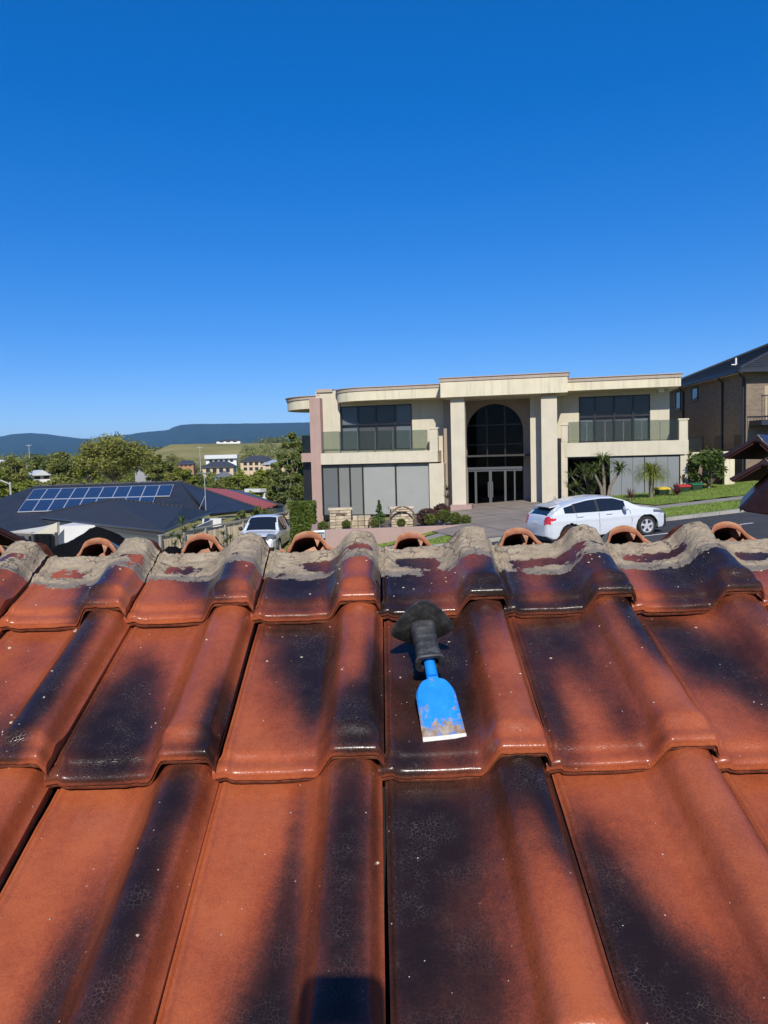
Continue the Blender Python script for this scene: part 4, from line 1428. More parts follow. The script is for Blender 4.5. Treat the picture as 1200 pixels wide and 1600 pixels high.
def car_body(root, spec, paint):
    """Loft a body: stations along x, a ring of points from sill to roof centre. Faces go to body, glass or lamp meshes."""
    L = spec['L']; step = spec.get('step', .032)
    N = int(L / step)
    xs_ = [L * i / N for i in range(N + 1)]
    n1, n2, n3 = 22, 14, 12
    groups = {}
    def ring(x):
        top, bot, belt = interp(spec['top'], x), interp(spec['bot'], x), interp(spec['belt'], x)
        wb = interp(spec['width'], x) / 2
        zb = min(belt, top - .05)
        out = []
        for i in range(n1 + 1):
            t = i / n1
            z = bot + (zb - bot) * t
            cr = 1 - .055 * (1 - t) ** 2.2 - .05 * t ** 3
            crease = .012 * math.exp(-((t - .72) / .08) ** 2)
            y = wb * cr + crease
            if t < .06: y -= .05 * (1 - t / .06) ** 2
            out.append((y, z, 0))
        y0, z0, _ = out[-1]
        gh = max(.0, top - .055 - zb)
        for i in range(1, n2 + 1):
            t = i / n2
            z = zb + gh * t
            y = y0 - spec.get('tumble', .40) * gh * t - .05 * gh * t * t - (.01 if gh > .1 else 0)
            out.append((y, z, 1))
        y1, z1, _ = out[-1]
        for i in range(1, n3 + 1):
            t = i / n3
            g = t * math.pi / 2
            y = y1 * (1 - t) if t > .0 else y1
            z = z1 + (top - z1) * (1 - (1 - t) ** 3.2)
            out.append((max(0, y), z, 2))
        return out, top, bot, belt
    rings = [ring(x) for x in xs_]
    K = n1 + n2 + n3 + 1
    def put(g, quad):
        d = groups.setdefault(g, ([], []))
        o = len(d[0])
        d[0].extend(quad); d[1].append(tuple(range(o, o + len(quad))))
    def cls(x, y, z, sec, i, rg):
        top, belt = rg[1], rg[2]
        for (wx, wr) in spec['wheels']:
            if sec == 0 and (x - wx) ** 2 + (z - wr) ** 2 < (wr + .065) ** 2: return None
        if sec == 1:
            for (a, b_) in spec['side_glass']:
                ins = .03
                if z > belt + ins and z < top - .085 and top - belt > .16 and (spec['side_glass'][0][0] < x < spec['side_glass'][-1][1]) and not any(a2 < x < b2 for a2, b2 in spec['side_glass']): return 'pillar|%d' % int(x * 2)
                if a < x < b_ and z > belt + ins and z < top - .085 and top - belt > .16: return 'side_window|%.1f' % a
        if sec == 2:
            a, b_ = spec['windscreen']
            if a < x < b_ and y < spec['ws_w'](x): return 'windscreen'
            a, b_ = spec['rear_glass']
            if a < x < b_ and y < spec['rg_w'](x): return 'rear_window'
        for nm, fn in spec['lamps'].items():
            if fn(x, y, z): return nm
        return 'body'
    for side in (1, -1):
        for i in range(N):
            for k in range(K - 1):
                a, b_ = rings[i][0], rings[i + 1][0]
                pts = [(xs_[i], a[k][0], a[k][1]), (xs_[i + 1], b_[k][0], b_[k][1]), (xs_[i + 1], b_[k + 1][0], b_[k + 1][1]), (xs_[i], a[k + 1][0], a[k + 1][1])]
                c = [sum(p[j] for p in pts) / 4 for j in range(3)]
                g = cls(c[0], c[1], c[2], a[k + 1][2], i, rings[i])
                if g is None: continue
                put(g + ('|%d' % side if g.startswith(('side_window', 'tail', 'headl', 'pillar')) else ''), [(p[0], p[1] * side, p[2]) for p in pts])
    # close the ends
    for i in (0, N):
        rg = rings[i][0]
        for side in (1, -1):
            for k in range(K - 1):
                put('body', [(xs_[i], rg[k][0] * side, rg[k][1]), (xs_[i], rg[k + 1][0] * side, rg[k + 1][1]), (xs_[i], 0, rg[k + 1][1]), (xs_[i], 0, rg[k][1])])
    mats = dict(spec['mats'], pillar=BLACKP)
    body = None
    for g in sorted(groups, key=lambda q: q != 'body'):
        v_, f_ = groups[g]
        g = g.split('|')[0]
        me = bpy.data.meshes.new(g)
        me.from_pydata(v_, [], f_)
        bm = bmesh.new(); bm.from_mesh(me)
        bmesh.ops.remove_doubles(bm, verts=bm.verts, dist=.0004)
        bmesh.ops.recalc_face_normals(bm, faces=bm.faces)
        bm.to_mesh(me); bm.free()
        me.polygons.foreach_set('use_smooth', [True] * len(me.polygons))
        me.set_sharp_from_angle(angle=R(38))
        o = link(g, me, paint if g == 'body' else mats.get(g, CARGLASS), root)
        if g == 'body': body = o
    # dark underbody and wheel wells
    mb = MB(); W_ = max(y for _, y in spec['width']) / 2
    mb.box(.15, L - .15, -W_ + .16, W_ - .16, .20, .62); mb.build('underbody', BLACKP, root)
    for (wx, wr) in spec['wheels']:
        for side in (1, -1):
            mb = MB()
            arc = [(wx + (wr + .066) * math.cos(g), wr + (wr + .066) * math.sin(g)) for g in [math.pi * q / 20 for q in range(-2, 23)]]
            yo = side * (interp(spec['width'], wx) / 2 - .012)
            for (p, q) in zip(arc, arc[1:]):
                mb.add([(p[0], yo, p[1]), (q[0], yo, q[1]), (q[0], yo - side * .3, q[1]), (p[0], yo - side * .3, p[1])], [(0, 1, 2, 3)])
            mb.build('wheel_arch', BLACKP, root)
            wheel(root, wx, side * (interp(spec['width'], wx) / 2 - .125), wr, -side, spokes=spec.get('spokes', 5))
    return body

WHITEP = M('white_car_paint', (.60, .63, .66), .25, .02, 1, coat=.6)
REDL = M('red_tail_lamp', (.55, .015, .012), .15, .1, 6, coat=.5)
LAMP = M('headlamp_lens', (.12, .13, .14), .08, .2, 8, spec=.8)
# hatchback: x runs from the rear bumper (0) to the nose
HL = 4.36
hatch = dict(L=HL, step=.022,
    top=[(0, .62), (.03, .80), (.10, .98), (.22, 1.08), (.34, 1.18), (.50, 1.275), (.66, 1.325), (1.0, 1.395), (1.5, 1.455), (1.95, 1.465), (2.35, 1.43), (2.75, 1.29), (3.12, 1.09), (3.3, 1.01), (3.6, .955), (3.9, .885), (4.12, .80), (4.26, .70), (4.34, .56), (4.36, .45)],
    bot=[(0, .36), (.2, .24), (.6, .20), (3.7, .20), (4.1, .20), (4.3, .235), (4.36, .26)],
    belt=[(0, 1.02), (.5, 1.05), (1.0, 1.02), (2.0, .97), (3.0, .93), (4.36, .80)],
    width=[(0, 1.30), (.06, 1.50), (.20, 1.68), (.45, 1.78), (.9, 1.82), (3.4, 1.82), (3.85, 1.74), (4.12, 1.55), (4.28, 1.25), (4.36, .95)],
    wheels=[(.78, .325), (3.43, .325)],
    side_glass=[(.62, .93), (.99, 1.72), (1.80, 2.72)],
    windscreen=(2.30, 3.16), ws_w=lambda x: .46 + .18 * (x - 2.3),
    rear_glass=(.16, .60), rg_w=lambda x: .60 - .22 * x,
    lamps={'tail_lamp': lambda x, y, z: (.74 < z < .985) and x < .15 + max(0, .24 - abs(z - .895) * 4.2) and y > .54,
           'headlamp': lambda x, y, z: 3.70 < x < 4.22 and z > .655 + (4.2 - x) * .17 and z < .745 + (4.2 - x) * .20 and y > .5,
           'grille': lambda x, y, z: x > 4.2 and .27 < z < .5 and y < .62,
           'number_plate': lambda x, y, z: x < .06 and .70 < z < .80 and y < .2},
    mats={'tail_lamp': REDL, 'headlamp': LAMP, 'grille': BLACKP, 'number_plate': M('plate_white', (.7, .7, .65), .5, .05)})
P0, P1 = gp(882, 853), gp(1008, 836)
def vehicle(name, mid, heading, zfun, scale):
    """Stand a car on the sloping street: heading angle in plan, pitch from the ground."""
    dx, dy = math.cos(heading), math.sin(heading)
    sl = (zfun(mid[0] + dx, mid[1] + dy) - zfun(mid[0] - dx, mid[1] - dy)) / 2
    e = empty(name)
    e.matrix_world = Matrix.Translation((mid[0], mid[1], zfun(*mid))) @ Matrix.Rotation(heading, 4, 'Z') @ Matrix.Rotation(-math.atan(sl), 4, 'Y') @ Matrix.Diagonal((*scale, 1)) @ Matrix.Translation((0, 0, 0))
    return e
hd = math.atan2(P1.y - P0.y, P1.x - P0.x)
sc = (P1 - P0).length / 2.65
sc = 1.0
# local origin of the loft is the rear bumper: shift so that the wheel midpoint sits on the empty
def shift_children(root, dx, dy=0):
    for c in root.children:
        c.location.x += dx; c.location.y += dy
hcar = vehicle('hatchback_car', ((P0.x + P1.x) / 2 - math.sin(hd) * .8 + .12, (P0.y + P1.y) / 2 + math.cos(hd) * .8), hd, lambda x, y: street_z(x, y) + .006, (sc * .985, 1.0, .95))
tag(hcar, 'white five-door hatchback car parked on the street in front of the cream house', 'car')
car_body(hcar, hatch, WHITEP)
# shut lines, handles, mirror, spoiler
def strip_on(mb, pts, w_=.006):
    for p, q in zip(pts, pts[1:]): mb.tube([p, q], w_, 5)
for side in (1, -1):
    yb = .905 * side
    mb = MB(); strip_on(mb, [(1.76, yb * .965, .32), (1.76, yb * 1.0, .6), (1.76, yb * .985, .95)]); strip_on(mb, [(2.86, yb * .96, .3), (2.90, yb * .995, .6), (2.84, yb * .975, .92)]); strip_on(mb, [(.86, yb * .97, .72), (1.0, yb * .985, .85), (.98, yb * .965, 1.0)])
    mb.build('shut_line', M('shut_line', (.10, .10, .105), .6, .05), hcar)
    for x in (1.62, 2.62):
        pass
    for x, z in ((1.02, .885), (2.02, .865)):
        mb = MB(); mb.box(x, x + .20, yb * .995 - .018, yb * .995 + .018, z, z + .032); bevel(mb.build('door_handle', WHITEP, hcar), .01)
    mb = MB(); mb.lathe([(.001, -.10), (.055, -.09), (.085, -.03), (.085, .05), (.06, .10), (.001, .11)], 16, Matrix.Translation((2.62, side * 1.0, 1.0)) @ Matrix.Rotation(R(90), 4, 'X') @ Matrix.Diagonal((.8, .85, 1.15, 1)))
    mb.build('wing_mirror', WHITEP, hcar, smooth=60)
mb = MB(); mb.prism([(.26, -.52, 1.27), (.60, -.56, 1.325), (.60, -.56, 1.285), (.28, -.52, 1.24)], (0, 1.06, 0)); mb.build('roof_spoiler', WHITEP, hcar)
mb = MB(); mb.box(.02, .12, -.62, .62, .36, .44); mb.build('rear_diffuser', BLACKP, hcar)
shift_children(hcar, -(.78 + 3.43) / 2)

# white utility at the neighbour's gate
UL = 5.2
ute = dict(L=UL, step=.036,
    top=[(0, 1.06), (.02, 1.08), (1.52, 1.12), (1.55, 1.24), (1.66, 1.62), (1.85, 1.76), (2.4, 1.80), (2.9, 1.78), (3.15, 1.70), (3.55, 1.42), (3.82, 1.19), (3.95, 1.145), (4.5, 1.10), (4.92, 1.02), (5.08, .92), (5.17, .75), (5.2, .62)],
    bot=[(0, .52), (.3, .40), (4.5, .36), (4.9, .34), (5.2, .42)],
    belt=[(0, 1.1), (1.5, 1.12), (3.0, 1.12), (4.0, 1.06), (5.2, .9)],
    width=[(0, 1.72), (.1, 1.80), (1.0, 1.84), (4.2, 1.86), (4.8, 1.80), (5.05, 1.66), (5.2, 1.42)],
    wheels=[(.98, .39), (4.06, .39)], tumble=.30, spokes=6,
    side_glass=[(1.72, 2.36), (2.46, 3.50)],
    windscreen=(3.04, 3.84), ws_w=lambda x: .60 + .12 * (x - 3.0),
    rear_glass=(1.54, 1.74), rg_w=lambda x: .6,
    lamps={'headlamp': lambda x, y, z: x > 4.62 and .84 < z < 1.0 + (5.2 - x) * .12 and y > .50,
           'grille': lambda x, y, z: x > 5.0 and .60 < z < .98 and y < .50,
           'bumper': lambda x, y, z: x > 4.9 and z < .50},
    mats={'headlamp': LAMP, 'grille': BLACKP, 'bumper': BLACKP})
Pm = at(420, 862, 28.6)
hdu = R(-93)
def ute_z(x, y): return at(420, 866, 36.0).z
ut = vehicle('pickup_truck', (at(400, 850, 34.6).x + .12, 37.1), hdu, ute_z, (1, 1, 1))
tag(ut, 'white double-cab pickup truck facing the camera beside the timber fence', 'pickup truck')
car_body(ut, ute, WHITEP)
for side in (1, -1):
    mb = MB(); mb.lathe([(.001, -.09), (.06, -.08), (.10, -.02), (.10, .05), (.06, .09), (.001, .10)], 14, Matrix.Translation((3.36, side * 1.05, 1.22)) @ Matrix.Rotation(R(90), 4, 'X'))
    mb.build('wing_mirror', BLACKP, ut, smooth=60)
    mb = MB(); strip_on(mb, [(2.41, side * .925, .5), (2.41, side * .93, 1.05)]); strip_on(mb, [(3.56, side * .93, .5), (3.56, side * .935, 1.05)]); mb.build('shut_line', M('shut_line'), ut)
    mb = MB(); mb.tube([(0.9, side * .8, 1.12), (1.3, side * .72, 1.5), (1.56, side * .66, 1.66)], .035, 8); mb.build('sports_bar', BLACKP, ut, smooth=60)
mb = MB(); mb.box(5.13, 5.215, -.40, .40, .76, .80); mb.build('grille_bar', ALLOY, ut)
shift_children(ut, -2.5)
# bare ground of the gate drive
mb = MB(); z = ute_z(0, 0)
a, b_ = at(300, 860, 25), at(470, 860, 25)
mb.add([(-7.6, 26, z + .5), (-4.3, 26, z + .5), (-4.3, 44, z - .02), (-7.6, 44, z - .02), (-7.6, 32, z - .02), (-4.3, 32, z - .02)], [(0, 1, 5, 4), (4, 5, 2, 3)])
tag(mb.build('side_drive', CONC), kind='structure')

# dark car standing in the neighbour's drive behind the stacked ridge caps
Pd = gp(1153, 768)
dk = vehicle('parked_car', (Pd.x + 4.7, Pd.y + 2.2), R(12), lambda x, y: street_z(x, y) + .25, (1, 1, 1))
tag(dk, 'dark grey parked car mostly hidden behind the stacked ridge caps', 'car')
car_body(dk, dict(hatch, L=HL), M('dark_car_paint', (.03, .032, .036), .25, .05, coat=.6))
shift_children(dk, -2.1)

# ------------------------------------------------------------------ bins
def bin_(px, py, Y, lid, body, label):
    p = at(px, py, Y)
    g = empty('wheelie_bin', (p.x, p.y, ground_z(p.x) - .10), R(rnd.uniform(-20, 20)))
    tag(g, label, 'bin', 'wheelie bins at the garage')
    h = max(.6, p.z - g.location.z)
    mb = MB()
    lo, hi = .20, .275
    vs = [(sx * r_, sy * r_, z) for z, r_ in ((.05, lo), (h - .08, hi)) for sx, sy in ((-1, -1), (1, -1), (1, 1), (-1, 1))]
    mb.add(vs, [(0, 3, 2, 1), (4, 5, 6, 7), (0, 1, 5, 4), (1, 2, 6, 5), (2, 3, 7, 6), (3, 0, 4, 7)])
    o = mb.build('bin_body', body, g); bevel(o, .03)
    mb = MB(); mb.prism([(-.30, -.31, h - .08), (-.30, .30, h - .08), (-.30, .30, h + .01), (-.30, .0, h + .045), (-.30, -.31, h - .01)], (.60, 0, 0))
    bevel(mb.build('lid', lid, g), .02)
    for s_ in (-1, 1):
        mb = MB(); mb.lathe([(.001, -.025), (.1, -.025), (.1, .025), (.001, .025)], 16, Matrix.Translation((s_ * .22, .24, .10)) @ Matrix.Rotation(R(90), 4, 'Y')); mb.build('wheel', TYRE, g, smooth=40)
    mb = MB(); mb.tube([(-.22, .33, h - .06), (.22, .33, h - .06)], .018, 8); mb.build('handle', body, g)
GREENB = M('bin_green', (.02, .045, .022), .5, .1)
bin_(1034, 765, 36.4, M('lid_yellow', (.72, .50, .02), .45, .06), GREENB, 'dark green wheelie bin with a yellow lid beside the garage')
bin_(1066, 764, 36.8, M('lid_red', (.50, .03, .035), .45, .06), GREENB, 'dark green wheelie bin with a red lid beside the garage')
bin_(1086, 763, 37.2, M('lid_green', (.015, .13, .06), .45, .06), GREENB, 'dark green wheelie bin with a green lid under the small tree')

# ------------------------------------------------------------------ planter wall, stone pillars, garden ornaments in front of the left wing
pl = empty('planter_wall')
tag(pl, 'low pink rendered planter wall in front of the left wing', 'planter')
a, b_ = gp(487, 850), gp(736, 824)
dirp = (b_ - a); dirp.z = 0; dirp.normalize()
PF = Frame(a.x, a.y, math.atan2(dirp.y, dirp.x))
pl.matrix_world = PF.m
x1 = PF.hit(736, 822, 0)[0]
zl, zr = PF.hit(490, 829, 0)[1], PF.hit(732, 820, 0)[1]
mb = MB(); mb.prism([(0, 0, -1.2), (x1, 0, -.6), (x1, 0, zr), (0, 0, zl)], (0, .25, 0)); bevel(mb.build('front_wall', PINK, pl), .012)
mb = MB(); mb.prism([(x1 - .25, .251, -.6), (x1 - .25, 3.6, -.6), (x1 - .25, 3.6, zr - .003), (x1 - .25, .251, zr - .003)], (.25, 0, 0)); mb.build('end_wall', PINK, pl)
mb = MB(); mb.prism([(0, .251, -1.2), (0, 5.2, -1.2), (0, 5.2, zl - .003), (0, .251, zl - .003)], (.25, 0, 0)); mb.build('end_wall', PINK, pl)
mb = MB(); mb.prism([(.25, .25, zl - .12), (x1 - .25, .25, zr - .12), (x1 - .25, 5.2, zr - .12), (.25, 5.2, zl - .12)], (0, 0, -.5)); mb.build('soil', M('garden_soil', (.12, .09, .06), .95, .3, 5, bump=.6, bscale=30), pl)
# letterbox at the planter's corner
lb = empty('letterbox'); lb.matrix_world = PF.m
tag(lb, 'small pale metal letterbox at the left corner of the planter wall', 'letterbox')
x0_, x1_, z0_, z1_ = PF.rect(490, 829, 508, 841, -.05)
mb = MB(); mb.box(x0_, x1_, -.14, .15, z0_, z1_); bevel(mb.build('box_body', M('pale_metal', (.45, .52, .55), .4, .08, metallic=.4), lb), .02)
mb = MB(); mb.box(x0_ + .05, x1_ - .05, -.15, -.139, z1_ - .12, z1_ - .08); mb.build('slot', BLACKP, lb)
STONE = M('sandstone', (.47, .385, .265), .9, .28, 4, bump=.8, bscale=30, bdist=.02, tint=.28)
def stone_pillar(px0, py0, px1, py1, d, label, courses=7):
    x0, x1, z0, z1 = PF.rect(px0, py0, px1, py1, d)
    z0 -= .15
    o = empty('stone_pillar'); o.matrix_world = PF.m
    tag(o, label, 'pillar')
    mb = MB(); mb.box(x0 + .04, x1 - .04, d + .04, d + .5, z0, z1 - .06); mb.build('core', M('pillar_mortar', (.30, .25, .18), .95, .1), o)
    rr = random.Random(px0)
    z = z0
    hc = (z1 - z0 - .09) / courses
    for j in range(courses):
        x = x0
        while x < x1 - .03:
            w_ = min(rr.uniform(.14, .5), x1 - x)
            if x1 - x - w_ < .1: w_ = x1 - x
            pr = rr.uniform(0, .06)
            mb = MB(); mb.box(x + .008, x + w_ - .008, d - pr, d + .54 + pr, z + .006, z + hc - .006)
            s_ = mb.build('stone', STONE, o); bevel(s_, .012, 1)
            x += w_
        z += hc
    mb = MB(); mb.box(x0 - .06, x1 + .06, d - .06, d + .6, z1 - .09, z1); s_ = mb.build('capstone', STONE, o); bevel(s_, .015, 1)
    mb = MB(); xm = (x0 + x1) / 2; mb.box(xm - .2, xm + .2, d - .05, d - .036, z1 - .28, z1 - .20); mb.build('plaque', M('bronze_plate', (.13, .08, .05), .5, .1), o)
    return o
stone_pillar(515, 794, 549, 824, 1.0, 'sandstone block pillar with a bronze plate in the planter, left of the two')
stone_pillar(611, 792, 645, 818, 1.4, 'sandstone block pillar standing behind the round hoop in the planter')
# low stone bench between and the round hoops
o = empty('stone_bench'); o.matrix_world = PF.m
tag(o, 'low pale stone bench between the two sandstone pillars', 'bench')
x0_, x1_, z0_, z1_ = PF.rect(549, 806, 580, 822, 1.6)
for j in range(3):
    zz0, zz1 = lerp(z0_ - .2, z1_, j / 3), lerp(z0_ - .2, z1_, (j + 1) / 3)
    for i in range(3):
        mb = MB(); mb.box(lerp(x0_, x1_, i / 3) + .01, lerp(x0_, x1_, (i + 1) / 3) - .01, 1.6 - .02 * ((i + j) % 2), 2.1, zz0 + .006, zz1 - .006); bevel(mb.build('stone', STONE, o), .012, 1)
def hoop(cx, cy, r_px, d, label):
    x, z = PF.hit(cx, cy, d)
    r_ = PF.hit(cx + r_px, cy, d)[0] - x
    o = empty('garden_hoop'); o.matrix_world = PF.m
    tag(o, label, 'garden ornament')
    mb = MB(); mb.tube([(x + r_ * math.cos(g), d, z + r_ * math.sin(g)) for g in [math.pi * (-.08 + 1.16 * k / 40) for k in range(41)]], .035, 8)
    mb.build('ring', M('weathered_timber', (.15, .105, .075), .8, .25, 6), o, smooth=60)
    mb = MB(); mb.box(x - .25, x + .25, d - .12, d + .12, z - r_ - .15, z - r_ + .03); mb.build('foot', M('weathered_timber'), o)
hoop(629, 812, 20, 1.0, 'large round timber hoop standing before the right stone pillar')
hoop(586, 817, 10, 1.3, 'small round timber hoop beside the young conifer in the planter')

# ------------------------------------------------------------------ neighbour on the left: charcoal roof with solar panels
def poly_slab(name, pts, th, mat, parent=None):
    """A flat panel of real thickness through the given world points (fan from the first)."""
    pts = [Vector(p) for p in pts]
    nn = Vector((0, 0, 0))
    for i in range(1, len(pts) - 1):
        nn += (pts[i] - pts[0]).cross(pts[i + 1] - pts[0])
    nn.normalize()
    if nn.z < 0: nn = -nn
    mb = MB(); mb.prism(pts, -nn * th)
    return mb.build(name, mat, parent)
def charcoal():
    m, n, l, b = new_mat('charcoal_roof')
    v = coords(n, l)
    f = noise_(n, l, v, .7, 6, .6)
    c = ramp(n, l, f, [(.3, (.022, .024, .028)), (.7, (.036, .038, .043))])
    l.new(c, b.inputs['Base Color'])
    b.inputs['Roughness'].default_value = .55
    wv = n.new('ShaderNodeTexWave'); wv.inputs['Scale'].default_value = 1.6; wv.bands_direction = 'X'
    wv.inputs['Distortion'].default_value = .3
    l.new(v, wv.inputs['Vector'])
    bump_(n, l, b, wv.outputs['Fac'], .35, .03)
    return m
CHAR = charcoal()
R0, R1 = at(54, 760, 59.3), at(281, 752, 62.4)
R1.z = R0.z = (R0.z + R1.z) / 2
E0 = at(-30, 828, 49.1)
E1 = R1 + (E0 - R0); E1 = E1 + (R1 - R0).normalized() * 5.5
W0 = R0 + Vector((-9, 2, -3)); WR = at(408, 795, 60.1)
sh = empty('house', (E0.x, E0.y, E0.z - 3))
tag(sh, 'low house with charcoal hip roof carrying solar panels at the left', 'house')
def kid(o):
    o.parent = sh
    o.matrix_parent_inverse = Matrix.Translation(-Vector(sh.location))
    return o
P_n = (R1 - R0).cross(E0 - R0).normalized()
if P_n.z < 0: P_n = -P_n
def on_roof(px, py, h=0.0):
    d = ray(px, py)
    t = ((R0 + P_n * h) - CAM).dot(P_n) / d.dot(P_n)
    return CAM + d * t
EL = on_roof(-60, 815)
FR = R0 + (E0 - R0)
kid(poly_slab('roof', [R0, R1, on_roof(330, 800), on_roof(140, 840), on_roof(-40, 829), on_roof(-60, 800)], .18, CHAR))
kid(poly_slab('roof', [R1, WR, at(330, 803, 52.2)], .18, CHAR))
kid(poly_slab('roof', [R0, R1, R1 + Vector((4, 11, -3.3)), R0 + Vector((-7.5, 11, -3.3))], .18, CHAR))
kid(poly_slab('roof', [R1, R1 + Vector((4, 11, -3.3)), WR], .18, CHAR))
kid(poly_slab('roof', [R0, R0 + Vector((-7.5, 11, -3.3)), on_roof(-60, 800)], .18, CHAR))
# projecting wing in front
zL = -0.401
def level(px, py, z):
    d = ray(px, py)
    return CAM + d * ((z - CAM.z) / d.z)
F_, L_, E_r = level(255, 829, zL), level(49, 806, zL), level(332, 799, zL)
Ap, Bp = at(176, 780, 48.4), at(288, 792, 46.8)
CHAR2 = M('charcoal_sheet', (.030, .031, .034), .6, .12, 1.5, bump=.2, bscale=14)
kid(poly_slab('roof', [L_, F_, Bp, Ap], .10, CHAR2))
kid(poly_slab('roof', [F_, E_r, Bp], .10, CHAR2))
for a, b_ in ((L_, F_), (F_, E_r)):
    mb = MB(); mb.tube([a - Vector((0, 0, .07)), b_ - Vector((0, 0, .07))], .075, 8); kid(mb.build('gutter', M('charcoal_gutter', (.05, .052, .056), .4, .1), smooth=60))
mb = MB(); fb = Vector((0, 0, -.2)); mb.prism([L_ + fb * .4, F_ + fb * .4, F_ + fb * 2, L_ + fb * 2], (.05, .12, 0)); kid(mb.build('fascia', M('charcoal_fascia', (.06, .06, .062), .6, .1)))
# ridge caps along the hips: short overlapping rolls
def caps(a, b_, k, r_):
    for i in range(k):
        p, q = a.lerp(b_, i / k), a.lerp(b_, (i + .82) / k)
        mb = MB(); mb.tube([p, q], [r_ * .8, r_], 7); kid(mb.build('hip_cap', CHAR2))
caps(Ap, L_, 22, .09); caps(Ap, Bp, 16, .09); caps(R0, R1, 24, .10); caps(R1, WR, 26, .09)
# walls
mb = MB()
wf = level(118, 829, zL)
for a, b_ in ((L_, F_), (F_, E_r)):
    a2, b2 = a.lerp(b_, .03) + Vector((.15, .5, -.45)), a.lerp(b_, .97) + Vector((.15, .5, -.45))
    mb.prism([a2, b2, b2 - Vector((0, 0, 2.6)), a2 - Vector((0, 0, 2.6))], (.1, .25, 0))
kid(mb.build('wall', M('white_wall', (.62, .62, .60), .8, .06, 1)))
x = at(316, 811, 51.5); y = at(346, 820, 51.5)
mb = MB(); mb.box(x.x, y.x, 51.5, 51.9, y.z - .6, x.z); kid(mb.build('meter_box', M('white_wall')))
# white side building and patio cover
a, b_ = at(88, 822, 45.2), at(127, 872, 45.2)
mb = MB(); mb.box(a.x, b_.x + 1.2, 45.2, 49, b_.z - 1, a.z); kid(mb.build('side_wall', M('white_wall')))
kid(poly_slab('patio_roof', [at(12, 831, 46.8), at(54, 833, 43.7), at(90, 817, 45.2), at(66, 823, 48.4)], .06, M('cream_sheet', (.62, .58, .46), .6, .05)))
mb = MB(); mb.prism([at(54, 834, 43.7), at(89, 816, 44.3), at(89, 834, 44.3)], (.05, .25, 0)); kid(mb.build('gable', M('cream_sheet')))
for px in (50, 87, 16):
    p = at(px, 832, 44.1)
    mb = MB(); mb.box(p.x - .06, p.x + .06, 44.1, 44.28, p.z - 2.4, p.z); kid(mb.build('post', M('dark_post', (.05, .05, .055), .5)))
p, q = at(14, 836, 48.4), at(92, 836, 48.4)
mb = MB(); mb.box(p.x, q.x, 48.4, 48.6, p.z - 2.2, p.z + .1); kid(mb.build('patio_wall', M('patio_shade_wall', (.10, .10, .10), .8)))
for i in range(3):
    s0, s1 = at(24 + 20 * i, 838, 48.2), at(38 + 20 * i, 860, 48.2)
    mb = MB(); mb.box(s0.x, s1.x, 48.24, 48.28, s1.z, s0.z); kid(mb.build('window', M('dark_pane')))
# solar panels: two rows, each panel with its own frame
CELL, n, l, b = new_mat('solar_cells')
v = coords(n, l, which='UV')
br = n.new('ShaderNodeTexBrick'); br.offset = 0
br.inputs['Scale'].default_value = 1; br.inputs['Brick Width'].default_value = 1 / 6; br.inputs['Row Height'].default_value = 1 / 10; br.inputs['Mortar Size'].default_value = .006
br.inputs['Color1'].default_value = (.010, .016, .040, 1); br.inputs['Color2'].default_value = (.013, .022, .052, 1); br.inputs['Mortar'].default_value = (.10, .12, .16, 1)
l.new(v, br.inputs['Vector']); l.new(br.outputs['Color'], b.inputs['Base Color'])
b.inputs['Roughness'].default_value = .12
b.inputs['Specular IOR Level'].default_value = .6
ALU = M('aluminium_frame', (.62, .63, .64), .4, .05, metallic=.4)
def grid_pt(i, j):
    top = Vector((lerp(53, 272, i / 10), lerp(764, 757, i / 10)))
    mid = Vector((lerp(40, 265.5, i / 10), lerp(781, 775, i / 10)))
    bot = Vector((lerp(27, 259.5, i / 10), lerp(800, 792, i / 10)))
    a, b_ = ((top, mid), (mid, bot))[0 if j < 1 else 1]
    q = a.lerp(b_, j if j < 1 else j - 1)
    return on_roof(q.x, q.y, .10)
for j in range(2):
    for i in range(10 if j == 0 else 9):
        A_, B_, C_, D_ = grid_pt(i, j), grid_pt(i + 1, j), grid_pt(i + 1, min(j + 1, 1.9999)), grid_pt(i, min(j + 1, 1.9999))
        c = (A_ + B_ + C_ + D_) / 4
        def shrink(k): return [c + (p - c) * k for p in (A_, B_, C_, D_)]
        o = empty('solar_panel', c); o.parent = sh; o.matrix_parent_inverse = Matrix.Translation(-Vector(sh.location))
        qs = [p - c for p in shrink(.985)]
        mb = MB(); mb.prism(qs, -P_n * .04); fr = mb.build('frame', ALU, o)
        qs = [p - c + P_n * .004 for p in shrink(.92)]
        me = bpy.data.meshes.new('cells'); me.from_pydata([tuple(q) for q in qs], [], [(0, 1, 2, 3)])
        uv = me.uv_layers.new(name='UVMap')
        for k, t in enumerate(((0, 1), (1, 1), (1, 0), (0, 0))): uv.data[k].uv = t
        link('cells', me, CELL, o)
# TV mast
p0, p1 = at(322, 803, 51.5), at(321, 738, 51.5)
ant = empty('antenna', p0); tag(ant, 'thin metal aerial mast on the charcoal roof', 'antenna')
h = p1.z - p0.z
mb = MB(); mb.tube([(0, 0, -.1), (0, 0, h)], .022, 6); mb.build('mast', ALU, ant)
mb = MB(); mb.tube([(0, 0, h * .45), (-.55, -.3, .0)], .014, 5); mb.build('stay', ALU, ant)
mb = MB(); mb.tube([(-.5, 0, h - .05), (.4, 0, h - .05)], .012, 5)
for k in range(6): mb.tube([(-.45 + .16 * k, -.3 + .03 * k, h - .05), (-.45 + .16 * k, .3 - .03 * k, h - .05)], .007, 4)
mb.build('elements', ALU, ant)

